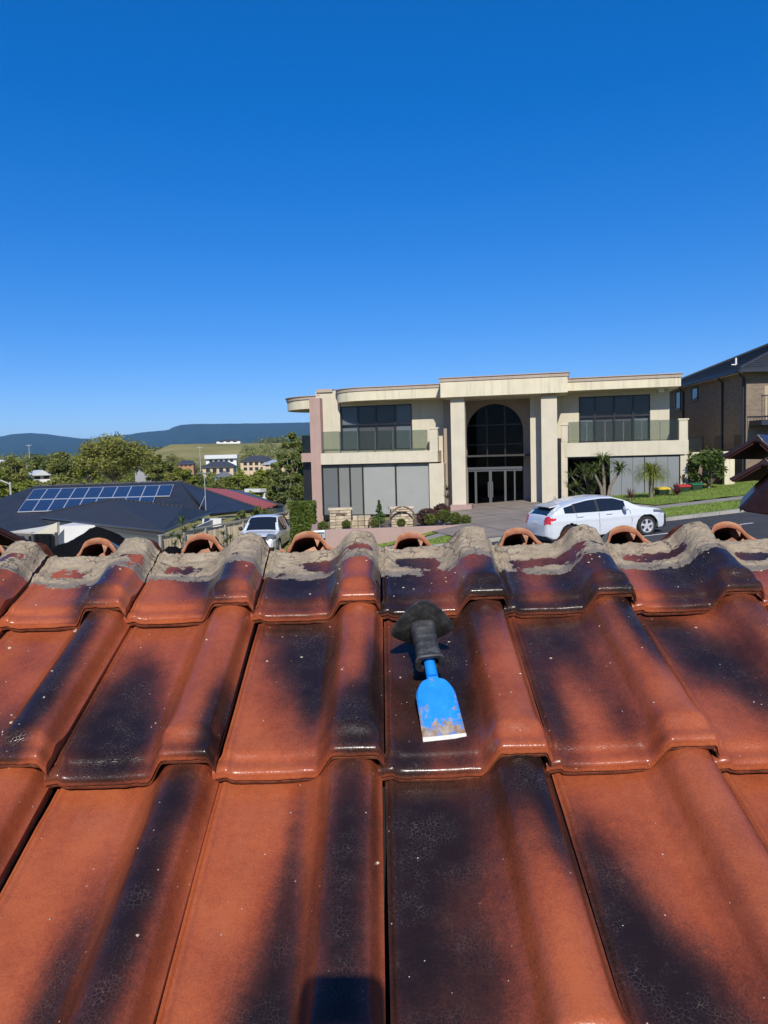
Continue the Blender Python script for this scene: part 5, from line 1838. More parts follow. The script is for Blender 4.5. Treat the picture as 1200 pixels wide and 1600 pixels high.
# house with the red roof just beyond
rr_ = empty('house', at(375, 790, 73.3)); tag(rr_, 'low house with a dull red metal roof behind the charcoal roof', 'house')
def kidto(o, r_):
    o.parent = r_; o.matrix_parent_inverse = Matrix.Translation(-Vector(r_.location)); return o
kidto(poly_slab('roof', [at(318, 762, 78.0), at(352, 764, 81.1), at(432, 788, 68.7), at(404, 797, 64.0)], .12, M('red_roof_sheet', (.42, .085, .05), .55, .1, 1.5)), rr_)
kidto(poly_slab('roof', [at(352, 764, 81.1), at(375, 766, 87.3), at(446, 790, 74.9), at(432, 788, 68.7)], .12, M('grey_roof_sheet', (.09, .09, .10), .55, .1, 1.5)), rr_)
mb = MB(); a = at(404, 797, 64.9); b_ = at(446, 792, 74.3); mb.prism([a, b_, b_ - Vector((0, 0, 2.5)), a - Vector((0, 0, 2.5))], (-.6, .6, 0)); kidto(mb.build('wall', M('pale_wall', (.5, .46, .38), .8)), rr_)

# ------------------------------------------------------------------ timber fence
TIMBER = M('weathered_paling', (.70, .57, .37), .85, .25, 5, stretch=(1, 1, .15), bump=.3, bscale=40, tint=.22)
RAILM = M('grey_rail', (.30, .285, .25), .8, .15, 4)
fa, fb_ = at(248, 836, 33.9), at(449, 799, 46)
fe = empty('paling_fence', (fa.x, fa.y, fa.z - 1.8)); tag(fe, 'weathered timber paling fence with capping rail running beside the pickup truck', 'fence')
fd = fb_ - fa
FLn = fd.length
fdir = fd.normalized()
fyaw = math.atan2(fd.y, fd.x)
mb = MB(); mb.box(0, .088, -.009, .009, -1.75, 0); pme = mb.build('paling', TIMBER); 
pal = pme.data; bpy.data.objects.remove(pme)
n_p = int(FLn / .1)
side = Vector((fdir.y, -fdir.x, 0)).normalized()
for i in range(n_p):
    p = fa + fdir * (i * .1) - Vector((0, 0, .10 + rnd.uniform(0, .02)))
    o = link('paling', pal, None); o.matrix_world = Matrix.Translation(p + side * rnd.uniform(-.004, .004)) @ Matrix.Rotation(fyaw, 4, 'Z') @ Matrix.Rotation(rnd.uniform(-.01, .01), 4, 'Y')
    kidto(o, fe)
for i in range(8):
    p = fa + fdir * (FLn * i / 7)
    mb = MB(); mb.box(-.05, .05, -.13, -.02, -1.85, -.06, Matrix.Translation(p) @ Matrix.Rotation(fyaw, 4, 'Z')); kidto(mb.build('post', RAILM), fe)
mb = MB(); mb.prism([fa + side * .10, fb_ + side * .10, fb_ - side * .05, fa - side * .05], (0, 0, -.05)); kidto(mb.build('capping_rail', RAILM), fe)
# dark slatted gate behind the truck
ga, gb = at(424, 811, 43), at(458, 864, 43)
gt = empty('slatted_gate', (ga.x, 43, gb.z)); tag(gt, 'dark horizontal slat gate between the pickup truck and the hedge', 'gate')
NSL = 14
for i in range(NSL):
    z0, z1 = lerp(gb.z, ga.z, i / NSL), lerp(gb.z, ga.z, (i + .82) / NSL)
    mb = MB(); mb.box(0, gb.x - ga.x, 0, .03, z0 - gb.z, z1 - gb.z); mb.build('slat', M('gate_black', (.025, .025, .028), .5, .2, 3), gt)
for x in (0, gb.x - ga.x - .07):
    mb = MB(); mb.box(x, x + .07, .031, .09, 0, ga.z - gb.z + .05); mb.build('post', M('gate_black'), gt)

# ------------------------------------------------------------------ far houses in the valley
FARW = [M('far_window', (.03, .035, .04), .2, .05)]
def far_house(px0, py0, px1, py1, Y, wall, roof_c, label, roof='hip', ratio=.45, yaw=0.0, depth=9, name='house', wins=4, storeys=1):
    a, b_ = at(px0, py1, Y), at(px1, py0, Y)
    w_ = b_.x - a.x; zt = b_.z; z0 = a.z
    o = empty(name, ((a.x + b_.x) / 2, Y, z0), yaw)
    tag(o, label, 'house')
    hgt = zt - z0
    we = hgt * (1 - ratio)
    hw, dp = w_ / 2, depth
    mb = MB(); mb.box(-hw * .94, hw * .94, .4, dp - .4, -3.0, we); mb.build('wall', wall, o)
    if roof == 'hip':
        mb = MB(); k = min(hw * .55, dp / 2)
        mb.add([(-hw, 0, we), (hw, 0, we), (hw, dp, we), (-hw, dp, we), (-hw + k, dp / 2, hgt), (hw - k, dp / 2, hgt), (-hw, 0, we - .25), (hw, 0, we - .25), (hw, dp, we - .25), (-hw, dp, we - .25)],
               [(0, 1, 5, 4), (1, 2, 5), (2, 3, 4, 5), (3, 0, 4), (0, 6, 7, 1), (1, 7, 8, 2), (3, 9, 6, 0), (6, 9, 8, 7)])
        mb.build('roof', roof_c, o)
    elif roof == 'flat':
        mb = MB(); mb.box(-hw, hw, -.6, dp, we, hgt); mb.build('roof', roof_c, o)
    else:
        mb = MB(); mb.prism([(-hw, -.3, we), (hw, -.3, we), (0, -.3, hgt)], (0, dp, 0)); mb.build('roof', roof_c, o)
    for s_ in range(storeys):
        for i in range(wins):
            x = lerp(-hw * .8, hw * .8, (i + .5) / wins)
            zc = we * (s_ + .5) / storeys
            ww, hh = hw * .8 / wins * .6, we / storeys * .30
            mb = MB(); mb.box(x - ww, x + ww, .33, .39, zc - hh, zc + hh); mb.build('window', FARW[0], o)
    return o
WHT, BEI, GRY, DRF, LRF = M('far_white', (.72, .72, .70), .7), M('far_beige', (.55, .43, .28), .8), M('far_grey', (.3, .3, .3), .8), M('far_dark_roof', (.055, .055, .06), .6), M('far_pale_roof', (.6, .62, .62), .5)
far_house(321, 710, 370, 731, 260, WHT, LRF, 'white two-storey modern house with flat roofs in the valley', 'flat', .30, R(8), 9, wins=5, storeys=2)
far_house(374, 711, 418, 737, 265, BEI, DRF, 'beige two-storey house with dark hip roof right of the white modern house', 'hip', .36, R(-4), 12, wins=4, storeys=2)
far_house(315, 720, 365, 741, 215, BEI, DRF, 'house with dark hip roof below the white modern house', 'hip', .45, R(5), 10, wins=4)
far_house(338, 736, 368, 754, 160, WHT, M('far_slate', (.13, .14, .16), .5), 'small white gabled house with slate grey roof', 'gable', .5, R(15), 8, wins=2)
far_house(408, 718, 446, 730, 240, BEI, M('far_steel', (.40, .43, .45), .4), 'low house with pale steel roof right of the beige house', 'hip', .55, R(-8), 10, wins=3)
far_house(337, 686, 376, 692, 790, WHT, DRF, 'long low house standing alone on the hilltop field', 'hip', .5, 0, 12, wins=3)
far_house(278, 719, 302, 730, 230, M('far_brick', (.38, .19, .10), .8), DRF, 'brick house with dark roof right of the big gum tree', 'hip', .5, R(10), 10, wins=3)
far_house(50, 734, 82, 750, 120, WHT, LRF, 'white roofed house among the trees left of the big gum', 'gable', .55, R(35), 10, wins=2)
far_house(208, 723, 236, 738, 190, GRY, M('far_slate'), 'pale house half hidden behind the big gum tree', 'hip', .4, R(-8), 9, wins=4, storeys=1)
far_house(384, 763, 414, 779, 96, WHT, LRF, 'white roofed shed in front of the mid green trees', 'flat', .35, R(-28), 5, name='shed', wins=1)
far_house(452, 768, 474, 784, 70, WHT, LRF, 'white shed corner between the trees and the cream house', 'hip', .45, R(-20), 4, name='shed', wins=1)
far_house(-40, 718, 8, 730, 240, WHT, LRF, 'pale house at the far left edge among trees', 'hip', .5, R(6), 9, wins=3)

# light poles
def pole(px, py0, py1, Y, arm, label):
    a, b_ = at(px, py1, Y), at(px, py0, Y)
    o = empty('light_pole', (a.x, Y, a.z - 3)); tag(o, label, 'pole')
    h = b_.z - a.z + 3
    mb = MB(); mb.tube([(0, 0, 0), (0, 0, h)], [.11, .07], 7); mb.build('mast', M('pole_grey', (.42, .41, .38), .6), o)
    if arm:
        mb = MB(); mb.tube([(0, 0, h - .2), (arm * .5, 0, h + .15), (arm, 0, h + .12)], .05, 6); mb.build('arm', M('pole_grey'), o)
        mb = MB(); mb.box(arm - .1, arm + .45, -.12, .12, h + .05, h + .17); mb.build('lamp_head', M('pole_grey'), o)
    else:
        mb = MB(); mb.box(-.9, .9, -.06, .06, h - .5, h - .38); mb.build('crossarm', M('pole_grey'), o)
pole(42, 724, 742, 130, 0, 'timber power pole left of the big gum, nearer of the pair')
pole(75, 717, 734, 170, 0, 'timber power pole standing just left of the big gum crown')
pole(46, 694, 712, 260, 0, 'tall thin mast rising above the far left trees')
pole(17, 753, 775, 62, -1.4, 'grey street lamp among shrubs at the left edge')
pole(313, 697, 722, 240, 0, 'thin power pole above the white modern house')

# ------------------------------------------------------------------ vegetation
def leaf_mat(name, col=(.1, .1, .1), var=.35, trans=.35, scale=1.2):
    if name in MATS: return MATS[name]
    m, n, l, b = new_mat(name)
    out = n['Material Output']
    v = coords(n, l, rand=True)
    f = noise_(n, l, v, scale, 4, .6)
    c = ramp(n, l, f, [(.28, tuple(x * (1 - var) for x in col)), (.72, (min(1, col[0] * (1 + var * 1.3)), min(1, col[1] * (1 + var)), col[2] * (1 + var * .6)))])
    l.new(c, b.inputs['Base Color'])
    b.inputs['Roughness'].default_value = .55
    b.inputs['Specular IOR Level'].default_value = .3
    tr = n.new('ShaderNodeBsdfTranslucent'); l.new(c, tr.inputs[0])
    mx = n.new('ShaderNodeMixShader'); mx.inputs[0].default_value = trans
    l.new(b.outputs[0], mx.inputs[1]); l.new(tr.outputs[0], mx.inputs[2]); l.new(mx.outputs[0], out.inputs['Surface'])
    MATS[name] = m
    return m
BARK = M('grey_bark', (.20, .165, .125), .9, .3, 6, bump=.6, bscale=20)
def rdir(rr):
    z = rr.uniform(-1, 1); g = rr.uniform(0, 6.283)
    s_ = math.sqrt(1 - z * z)
    return Vector((s_ * math.cos(g), s_ * math.sin(g), z))
def leaves(vs, fs, rr, c, rad, n, size, droop=0.0, flat=.75):
    """A clump of leaf blades round c."""
    for _ in range(n):
        d = rdir(rr)
        p = c + Vector((d.x * rad, d.y * rad, d.z * rad * flat)) * (rr.random() ** .45)
        a = rdir(rr); a.z = a.z * .5 - droop; a.normalize()
        b_ = a.cross(rdir(rr)).normalized()
        s1, s2 = size * rr.uniform(.6, 1.3), size * rr.uniform(.28, .5)
        o = len(vs)
        vs += [p - a * s1, p + b_ * s2, p + a * s1, p - b_ * s2]
        fs.append((o, o + 1, o + 2, o + 3))
def crown_mesh(name, seed, w_, h, clumps, per, size, base=.30, droop=.0, top_heavy=0.0):
    """Crown of radius w_/2 filling base*h..h, made of separate clumps with gaps, plus limbs that reach them."""
    rr = random.Random(seed)
    vs, fs, cs = [], [], []
    for i in range(clumps):
        for _ in range(30):
            d = rdir(rr)
            r_ = rr.random() ** .4
            z = base + (1 - base) * (.5 + .5 * d.z * r_)
            wid = math.sin(math.pi * min(1, max(.05, (z - base) / (1 - base) * .86 + .10))) ** .6
            p = Vector((d.x * r_ * w_ / 2 * wid, d.y * r_ * w_ / 2 * wid, z * h))
            if all((p - q).length > w_ * .085 for q, _ in cs): break
        cr = w_ * rr.uniform(.09, .17)
        cs.append((p, cr))
        leaves(vs, fs, rr, p, cr, int(per * (cr / (w_ * .13)) ** 2), size, droop)
    me = bpy.data.meshes.new('crown')
    me.from_pydata([tuple(v) for v in vs], [], fs)
    mb = MB()
    fork = Vector((rr.uniform(-.05, .05) * h, rr.uniform(-.05, .05) * h, h * base * .75))
    tr = max(.05, h * .028)
    mb.tube([(0, 0, -h * .15), fork * .5 + Vector((rr.uniform(-.02, .02) * h, 0, 0)), fork], [tr * 1.25, tr, tr * .8], 8)
    for p, cr in cs[::max(1, len(cs) // 16)]:
        m_ = fork.lerp(p, .5) + Vector((rr.uniform(-.04, .04), rr.uniform(-.04, .04), rr.uniform(-.02, .05))) * h
        mb.tube([fork, m_, p], [tr * .55, tr * .32, tr * .10], 5)
    me2 = bpy.data.meshes.new('trunk'); me2.from_pydata(mb.v, [], mb.f)
    me2.polygons.foreach_set('use_smooth', [True] * len(me2.polygons))
    return me, me2
def tree(px, py0, py1, Y, wpx, mat, label, seed, clumps=40, per=90, size=.22, base=.28, name='tree', group=None, droop=.2, cat='tree', share=None, extra=0.0):
    a, b_ = at(px, py1, Y), at(px, py0, Y)
    h = b_.z - a.z + extra
    w_ = wpx / FPX * Y
    o = empty(name, (a.x, Y, a.z - extra), rnd.uniform(0, 6.28) if share else 0)
    tag(o, label, cat, group)
    cm, tm = crown_mesh(name, seed, w_, h, clumps, per, size, base, droop)
    link('crown', cm, mat, o)
    link('trunk', tm, BARK, o)
    return o
GUM = leaf_mat('gum_leaf', (.235, .25, .065), .40, .3, .35)
OLIVE = leaf_mat('olive_leaf', (.205, .23, .06), .4, .3, .3)
MIDG = leaf_mat('mid_green_leaf', (.235, .275, .052), .4, .35, .4)
DARKG = leaf_mat('dark_green_leaf', (.14, .18, .05), .4, .25, .4)
tree(182, 680, 757, 92, 108, GUM, 'broad old gum tree with pale limbs rising behind the solar panels', 11, 90, 120, .20, .30, 'gum_tree', extra=1.0)
TREES = [
 (140, 700, 762, 107, 46, MIDG, 'shoulder-high olive tree growing against the left flank of the big gum'),
 (100, 708, 768, 122, 60, OLIVE, 'dense olive green tree left of the big gum'),
 (62, 706, 770, 136, 52, DARKG, 'dark tree behind the power poles at the left'),
 (24, 712, 778, 115, 60, OLIVE, 'wide olive tree at the far left edge'),
 (-8, 735, 800, 75, 60, MIDG, 'bright green shrubby tree cut by the left picture edge'),
 (45, 752, 790, 80, 56, MIDG, 'low bright green tree above the left end of the charcoal roof'),
 (95, 745, 780, 85, 58, OLIVE, 'low olive tree above the solar panels'),
 (250, 708, 770, 112, 46, OLIVE, 'olive tree right of the big gum'),
 (286, 728, 775, 102, 44, MIDG, 'rounded green tree above the ridge of the charcoal roof'),
 (318, 745, 778, 102, 36, DARKG, 'dark small tree behind the aerial mast'),
 (262, 740, 770, 97, 40, GUM, 'low gum beside the end of the solar panels'),
 (376, 736, 792, 102, 50, MIDG, 'bright mid green tree behind the red roof'),
 (412, 728, 795, 97, 46, MIDG, 'tall mid green tree right of the red roof'),
 (348, 748, 785, 109, 36, OLIVE, 'small olive tree left of the red roof'),
 (440, 708, 798, 76, 44, DARKG, 'dark spreading tree left of the cream house'),
 (462, 672, 800, 56, 40, DARKG, 'tall dark tree against the left corner of the cream house'),
 (432, 757, 802, 82, 36, OLIVE, 'low grey-green tree above the timber fence'),
 (470, 735, 810, 50, 34, DARKG, 'dark bushy tree beside the pink fin wall'),
]
for i, (px, y0, y1, Y, wpx, mt, lab) in enumerate(TREES):
    tree(px, y0, y1, Y, wpx, mt, lab, 30 + i, 44, 95, .17 + Y * .0009, .16, droop=.2)
# more trees over the valley, too alike to tell apart: copies of six
proto = []
for i in range(6):
    cm, tm = crown_mesh('tree', 70 + i, 1.0, 1.0, 34, 50, .045, .14, .15)
    proto.append((cm, tm))
def in_valley(px, py_top, Y, h, w_, mt, rr):
    p = at(px, py_top, Y)
    o = empty('tree', (p.x, Y, p.z - h), rr.uniform(0, 6.28))
    o.scale = (w_, w_, h)
    ki = rr.randrange(6)
    k = proto[ki]
    tone = ('olive', 'bright green', 'dark green', 'olive', 'grey-green', 'dark green')[ki]
    where = 'left of the big gum tree' if px < 130 else 'behind the big gum tree' if px < 240 else 'between the big gum and the white modern house' if px < 330 else 'around the valley houses' if px < 425 else 'close to the left side of the cream house'
    tag(o, '%s %s tree %s' % ('distant' if Y > 275 else 'nearer', tone, where), 'tree', 'valley trees')
    c = link('crown', k[0], None, o); c.material_slots
    if not k[0].materials: k[0].materials.append(mt)
    t = link('trunk', k[1], None, o)
    if not k[1].materials: k[1].materials.append(BARK)
for k, mt in zip(proto, (OLIVE, MIDG, DARKG, OLIVE, GUM, DARKG)):
    k[0].materials.append(mt); k[1].materials.append(BARK)
rr = random.Random(5)
for i in range(120):
    px = rr.uniform(-60, 490)
    Y = rr.uniform(130, 420)
    lim = 712 + 14 * noise.noise(Vector((px * .02, 3, 0)))
    py = lim + 34 * (1 - (Y - 130) / 290) + rr.uniform(-5, 8)
    if 300 < px < 450 and Y < 270 and py < 745:
        if rr.random() < .8: continue
    hgt = rr.uniform(7, 12)
    in_valley(px, py, Y, hgt, hgt * rr.uniform(.8, 1.25), OLIVE, rr)
# far woods on the hill: one mass
vs, fs = [], []
rr = random.Random(9)
def wood(px, py, Y, h, n, size):
    p = at(px, py, Y)
    leaves(vs, fs, rr, Vector((p.x, Y, p.z - h * .5)), h * .55, n, size, 0, .85)
for i in range(560):
    px = rr.uniform(-150, 560)
    Y = rr.uniform(420, 640)
    base = 716 if px < 210 else 713
    wood(px, base + rr.uniform(-4, 6) + 10 * (1 - (Y - 420) / 220), Y, rr.uniform(7, 12), 46, 1.0)
for i in range(70):                           # line of trees along the hill crest
    px = rr.uniform(398, 500)
    wood(px, 681 + rr.uniform(-3, 4) + (450 - px) * .05, 800, rr.uniform(9, 15), 40, 1.2)
for i in range(60):
    px = rr.uniform(230, 330)
    wood(px, 700 + rr.uniform(-4, 3) - (px - 230) * .05, 770, rr.uniform(4, 8), 30, 1.0)
for i in range(150):
    px = rr.uniform(380, 520)
    wood(px, 694 + rr.uniform(-5, 14), rr.uniform(560, 760), rr.uniform(8, 13), 40, 1.1)
for i in range(260):
    px = rr.uniform(-200, 260)
    wood(px, 711 + rr.uniform(-5, 6), rr.uniform(640, 1100), rr.uniform(8, 14), 30, 1.6)
me = bpy.data.meshes.new('woodland'); me.from_pydata([tuple(v) for v in vs], [], fs)
tag(link('woodland', me, leaf_mat('woodland_leaf', (.165, .19, .052), .4, .25, .02)), 'distant woodland covering the hill beyond the valley', 'woodland', kind='stuff')

# ---- garden plants
def blade_plant(mb, c, n, length, width, rr, droop=.6, up_=.5):
    """A rosette of arching sword leaves."""
    for i in range(n):
        g = rr.uniform(0, 6.283)
        e = rr.uniform(-.15, 1.35) * up_ + .15
        L = length * rr.uniform(.75, 1.1)
        d = Vector((math.cos(g), math.sin(g), 0))
        sd_ = Vector((-d.y, d.x, 0)) * width
        p = Vector(c)
        ang = e
        pts = [p.copy()]
        for s_ in range(4):
            p = p + (d * math.cos(ang) + Vector((0, 0, math.sin(ang)))) * L / 4
            ang -= droop * (.35 + .2 * s_)
            pts.append(p.copy())
        ws = [.55, 1, .9, .6, .05]
        vs = []
        for q, k in zip(pts, ws): vs += [q - sd_ * k, q + sd_ * k]
        mb.add(vs, [(2 * i_, 2 * i_ + 1, 2 * i_ + 3, 2 * i_ + 2) for i_ in range(4)])
def stemmed(name, label, cat, base, heads, leaf, n, length, width, droop, stem_r, seed, group=None, up_=.8):
    rr = random.Random(seed)
    o = empty(name, base); tag(o, label, cat, group)
    for (dx, dy, dz) in heads:
        mb = MB(); m_ = Vector((dx * .35, dy * .35, dz * .55))
        mb.tube([(rr.uniform(-.05, .05), rr.uniform(-.05, .05), -.3), m_, (dx, dy, dz)], [stem_r, stem_r * .85, stem_r * .7], 7); mb.build('stem', BARK, o, smooth=60)
        mb = MB(); blade_plant(mb, (dx, dy, dz), n, length, width, rr, droop, up_); mb.build('leaf_rosette', leaf, o)
    return o
YUC = leaf_mat('yucca_leaf', (.12, .16, .045), .35, .3, 3)
LIME = leaf_mat('lime_leaf', (.20, .24, .03), .3, .35, 3)
REDC = leaf_mat('red_cordyline_leaf', (.15, .05, .05), .4, .25, 3)
b0 = gp(920, 795); b0.y = 36.6; b0.x = at(922, 790, 36.6).x; b0.z = at(922, 792, 36.6).z
def heads(lst, Y, base):
    out = []
    for px, py in lst:
        p = at(px, py, Y + rnd.uniform(-.3, .3))
        out.append(tuple(p - base))
    return out
stemmed('dracaena', 'clump of multi-stemmed dracaena in front of the dark garage glass', 'plant', b0, heads([(893, 745), (902, 762), (910, 735), (918, 752), (925, 768), (900, 778), (915, 780), (932, 758), (890, 765)], 36.4, b0), YUC, 46, .62, .022, .35, .05, 3)
b1 = at(945, 790, 35.6)
stemmed('dragon_tree', 'taller forked dragon tree with drooping pale leaf heads before the garage', 'tree', b1, heads([(942, 722), (968, 736), (928, 738)], 35.6, b1), YUC, 90, .85, .026, .75, .085, 4)
b2 = at(1017, 786, 35.4)
stemmed('ponytail_palm', 'lime green ponytail palm with a single trunk in front of the garage doors', 'palm', b2, heads([(1016, 739), (1020, 744)], 35.4, b2), LIME, 240, 1.15, .012, 1.0, .11, 6)
b3 = at(985, 786, 34.6)
stemmed('cordyline', 'small dark red spiky cordyline behind the bonnet of the white car', 'plant', b3, heads([(985, 777)], 34.6, b3), REDC, 50, .60, .018, .25, .03, 7, up_=1.0)
b4 = at(1056, 779, 35.2)
stemmed('cordyline', 'rusty red spiky cordyline in front of the bins', 'plant', b4, heads([(1057, 773)], 35.2, b4), REDC, 60, .70, .02, .35, .03, 8, up_=1.0)
b5 = at(1066, 768, 37.0)
stemmed('cordyline', 'dark narrow cordyline against the right pier of the cream house', 'plant', b5, heads([(1068, 754)], 37.0, b5), leaf_mat('dark_blade', (.05, .05, .045), .3), 40, .55, .02, .2, .03, 9, up_=1.2)
o = tree(1106, 697, 772, 37.4, 62, leaf_mat('frangipani_leaf', (.085, .13, .03), .35, .35, 2), 'small open leafy tree between the cream house and the brick house', 91, 34, 46, .13, .22, 'small_tree', droop=.0)
stemmed('shrub', 'slim green upright shrub in the gap beside the right pier', 'plant', at(1080, 775, 38.2), [(0, 0, .7), (.1, .1, 1.4), (-.1, 0, 2.0)], YUC, 40, .45, .03, .3, .03, 21)
# planter plants
def ball(px, py, rpx, d, label, mat, name='topiary_ball', n=900, size=.035, group=None, sq=(1, 1, .95)):
    x, z = PF.hit(px, py, d)
    r_ = rpx / FPX * (PF.m @ Vector((x, d, 0))).y
    o = empty(name); o.matrix_world = PF.m @ Matrix.Translation((x, d, z - r_)); tag(o, label, 'shrub', group)
    rr = random.Random(int(px * 7 + py))
    vs, fs = [], []
    for _ in range(n):
        q = rdir(rr)
        k = .75 + .25 * rr.random() + .10 * noise.noise(q * 3 + Vector((px, 0, 0)))
        p = Vector((q.x * sq[0], q.y * sq[1], q.z * sq[2])) * r_ * k + Vector((0, 0, r_))
        a = (q + rdir(rr) * .9).normalized(); b_ = a.cross(rdir(rr)).normalized()
        s_ = size * rr.uniform(.6, 1.3); i = len(vs)
        vs += [p - b_ * s_ * .5, p + a * s_, p + b_ * s_ * .5, p - a * s_]; fs.append((i, i + 1, i + 2, i + 3))
    me = bpy.data.meshes.new('foliage'); me.from_pydata([tuple(v) for v in vs], [], fs); link('foliage', me, mat, o)
    mb = MB(); mb.tube([(0, 0, -.2), (0, 0, r_)], [.03, .02], 6); mb.build('stem', BARK, o)
TOP = leaf_mat('topiary_leaf', (.12, .15, .03), .3, .3, 6)
for px, py, r_, lab in ((505, 822, 8, 'small clipped shrub ball at the left end of the planter'), (541, 819, 7, 'small clipped shrub ball before the left stone pillar'), (585, 818, 7, 'small clipped shrub ball before the young conifer'), (627, 817, 7, 'small clipped shrub ball before the right stone pillar')):
    ball(px, py, r_, .65, lab, TOP, group='clipped balls in the planter')
ball(668, 808, 17, 1.2, 'dark purple leafy bush in the planter right of the hoop', leaf_mat('purple_leaf', (.10, .055, .05), .4, .25, 4), 'bush', 1500, .06, sq=(1, 1, .8))
ball(690, 800, 14, 1.9, 'brownish purple bush behind the green shrubs in the planter', leaf_mat('purple_leaf'), 'bush', 1100, .06)
ball(672, 812, 9, .6, 'low green shrub at the foot of the purple bush', TOP, 'bush', 700, .05)
ball(694, 806, 11, .9, 'rounded green shrub in the middle of the planter right half', TOP, 'bush', 900, .05)
ball(711, 810, 10, .7, 'rounded green shrub left of the planter end', TOP, 'bush', 900, .05)
ball(728, 812, 8, .6, 'green shrub at the right end of the planter', TOP, 'bush', 700, .05)
x, z = PF.hit(593, 816, 1.2)
base = PF.m @ Vector((x, 1.2, z))
o = empty('young_conifer', base); tag(o, 'young light green conifer in the planter between the stone pillars', 'tree')
rr = random.Random(77); vs, fs = [], []
hC = PF.hit(593, 782, 1.2)[1] - z
for i in range(60):
    t = i / 60
    leaves(vs, fs, rr, Vector((rr.uniform(-1, 1) * .28 * (1 - t) ** 1.3, rr.uniform(-1, 1) * .28 * (1 - t) ** 1.3, hC * t)), .10 * (1.2 - t), 16, .055, -.4)
me = bpy.data.meshes.new('foliage'); me.from_pydata([tuple(v) for v in vs], [], fs); link('foliage', me, leaf_mat('conifer_leaf', (.10, .17, .05), .3), o)
mb = MB(); mb.tube([(0, 0, -.3), (0, 0, hC * .95)], [.03, .008], 6); mb.build('stem', BARK, o)
stemmed('plant', 'dark slim pot plant by the left portico column', 'plant', PF.m @ Vector((PF.hit(699, 790, 6.0)[0], 6.0, PF.hit(699, 795, 6)[1])), [(0, 0, .5), (0, 0, .9)], leaf_mat('dark_blade'), 22, .4, .02, .3, .03, 31)
# tall clipped hedge
ha, hb_ = at(453, 787, 34), at(491, 850, 34)
o = empty('hedge', ((ha.x + hb_.x) / 2, 34.6, hb_.z)); tag(o, 'tall clipped green hedge block between the gate and the planter', 'hedge')
rr = random.Random(4); vs, fs = [], []
hw, hh = (hb_.x - ha.x) / 2, ha.z - hb_.z
for _ in range(9000):
    f = rr.random()
    if f < .45: p = Vector((rr.uniform(-hw, hw), -.6 + rr.uniform(-.05, .06), rr.uniform(-.3, hh)))
    elif f < .65: p = Vector((rr.uniform(-hw, hw), rr.uniform(-.6, .6), hh + rr.uniform(-.07, .06)))
    elif f < .82: p = Vector((-hw + rr.uniform(-.05, .06), rr.uniform(-.6, .6), rr.uniform(-.3, hh)))
    else: p = Vector((hw + rr.uniform(-.06, .05), rr.uniform(-.6, .6), rr.uniform(-.3, hh)))
    a = rdir(rr); b_ = a.cross(rdir(rr)).normalized(); s_ = rr.uniform(.03, .07); i = len(vs)
    vs += [p - a * s_, p + b_ * s_ * .6, p + a * s_, p - b_ * s_ * .6]; fs.append((i, i + 1, i + 2, i + 3))
me = bpy.data.meshes.new('foliage'); me.from_pydata([tuple(v) for v in vs], [], fs); link('foliage', me, leaf_mat('hedge_leaf', (.11, .16, .03), .35, .3, 3), o)
mb = MB(); mb.box(-hw * .9, hw * .9, -.5, .5, -.3, hh * .95); mb.build('branches', M('hedge_inner', (.03, .035, .015), .9), o)
# yuccas and shrubs along the fence
for k, (px, py, Y, n_, L_f, lab) in enumerate(((284, 818, 33.5, 40, .5, 'spiky green yucca head rising over the near end of the fence'), (303, 826, 34.4, 36, .42, 'spiky yucca in front of the palings right of the first one'), (268, 838, 33, 30, .4, 'low spiky plant at the near end of the timber fence'), (349, 835, 36.5, 40, .4, 'tufted shrub against the palings left of the pickup truck'), (360, 842, 36.8, 40, .42, 'tufted shrub beside the bonnet of the pickup truck'))):
    p = at(px, py, Y)
    stemmed('yucca', lab, 'plant', p - Vector((0, 0, 1.3)), [(0, 0, 1.3), (.1, .1, .9), (-.12, .05, .6)], YUC, n_, L_f, .022, .45, .04, 50 + k)
for k, (px, py, lab) in enumerate(((380, 800, 'dark shrub showing over the fence above the pickup bonnet'), (402, 795, 'dark olive shrub over the fence above the pickup cab'), (418, 793, 'dark shrub over the far end of the fence'))):
    tree(px, py - 4, py + 20, 48 + k * 1.5, 22, DARKG, lab, 200 + k, 14, 60, .10, .1, 'shrub', cat='shrub')

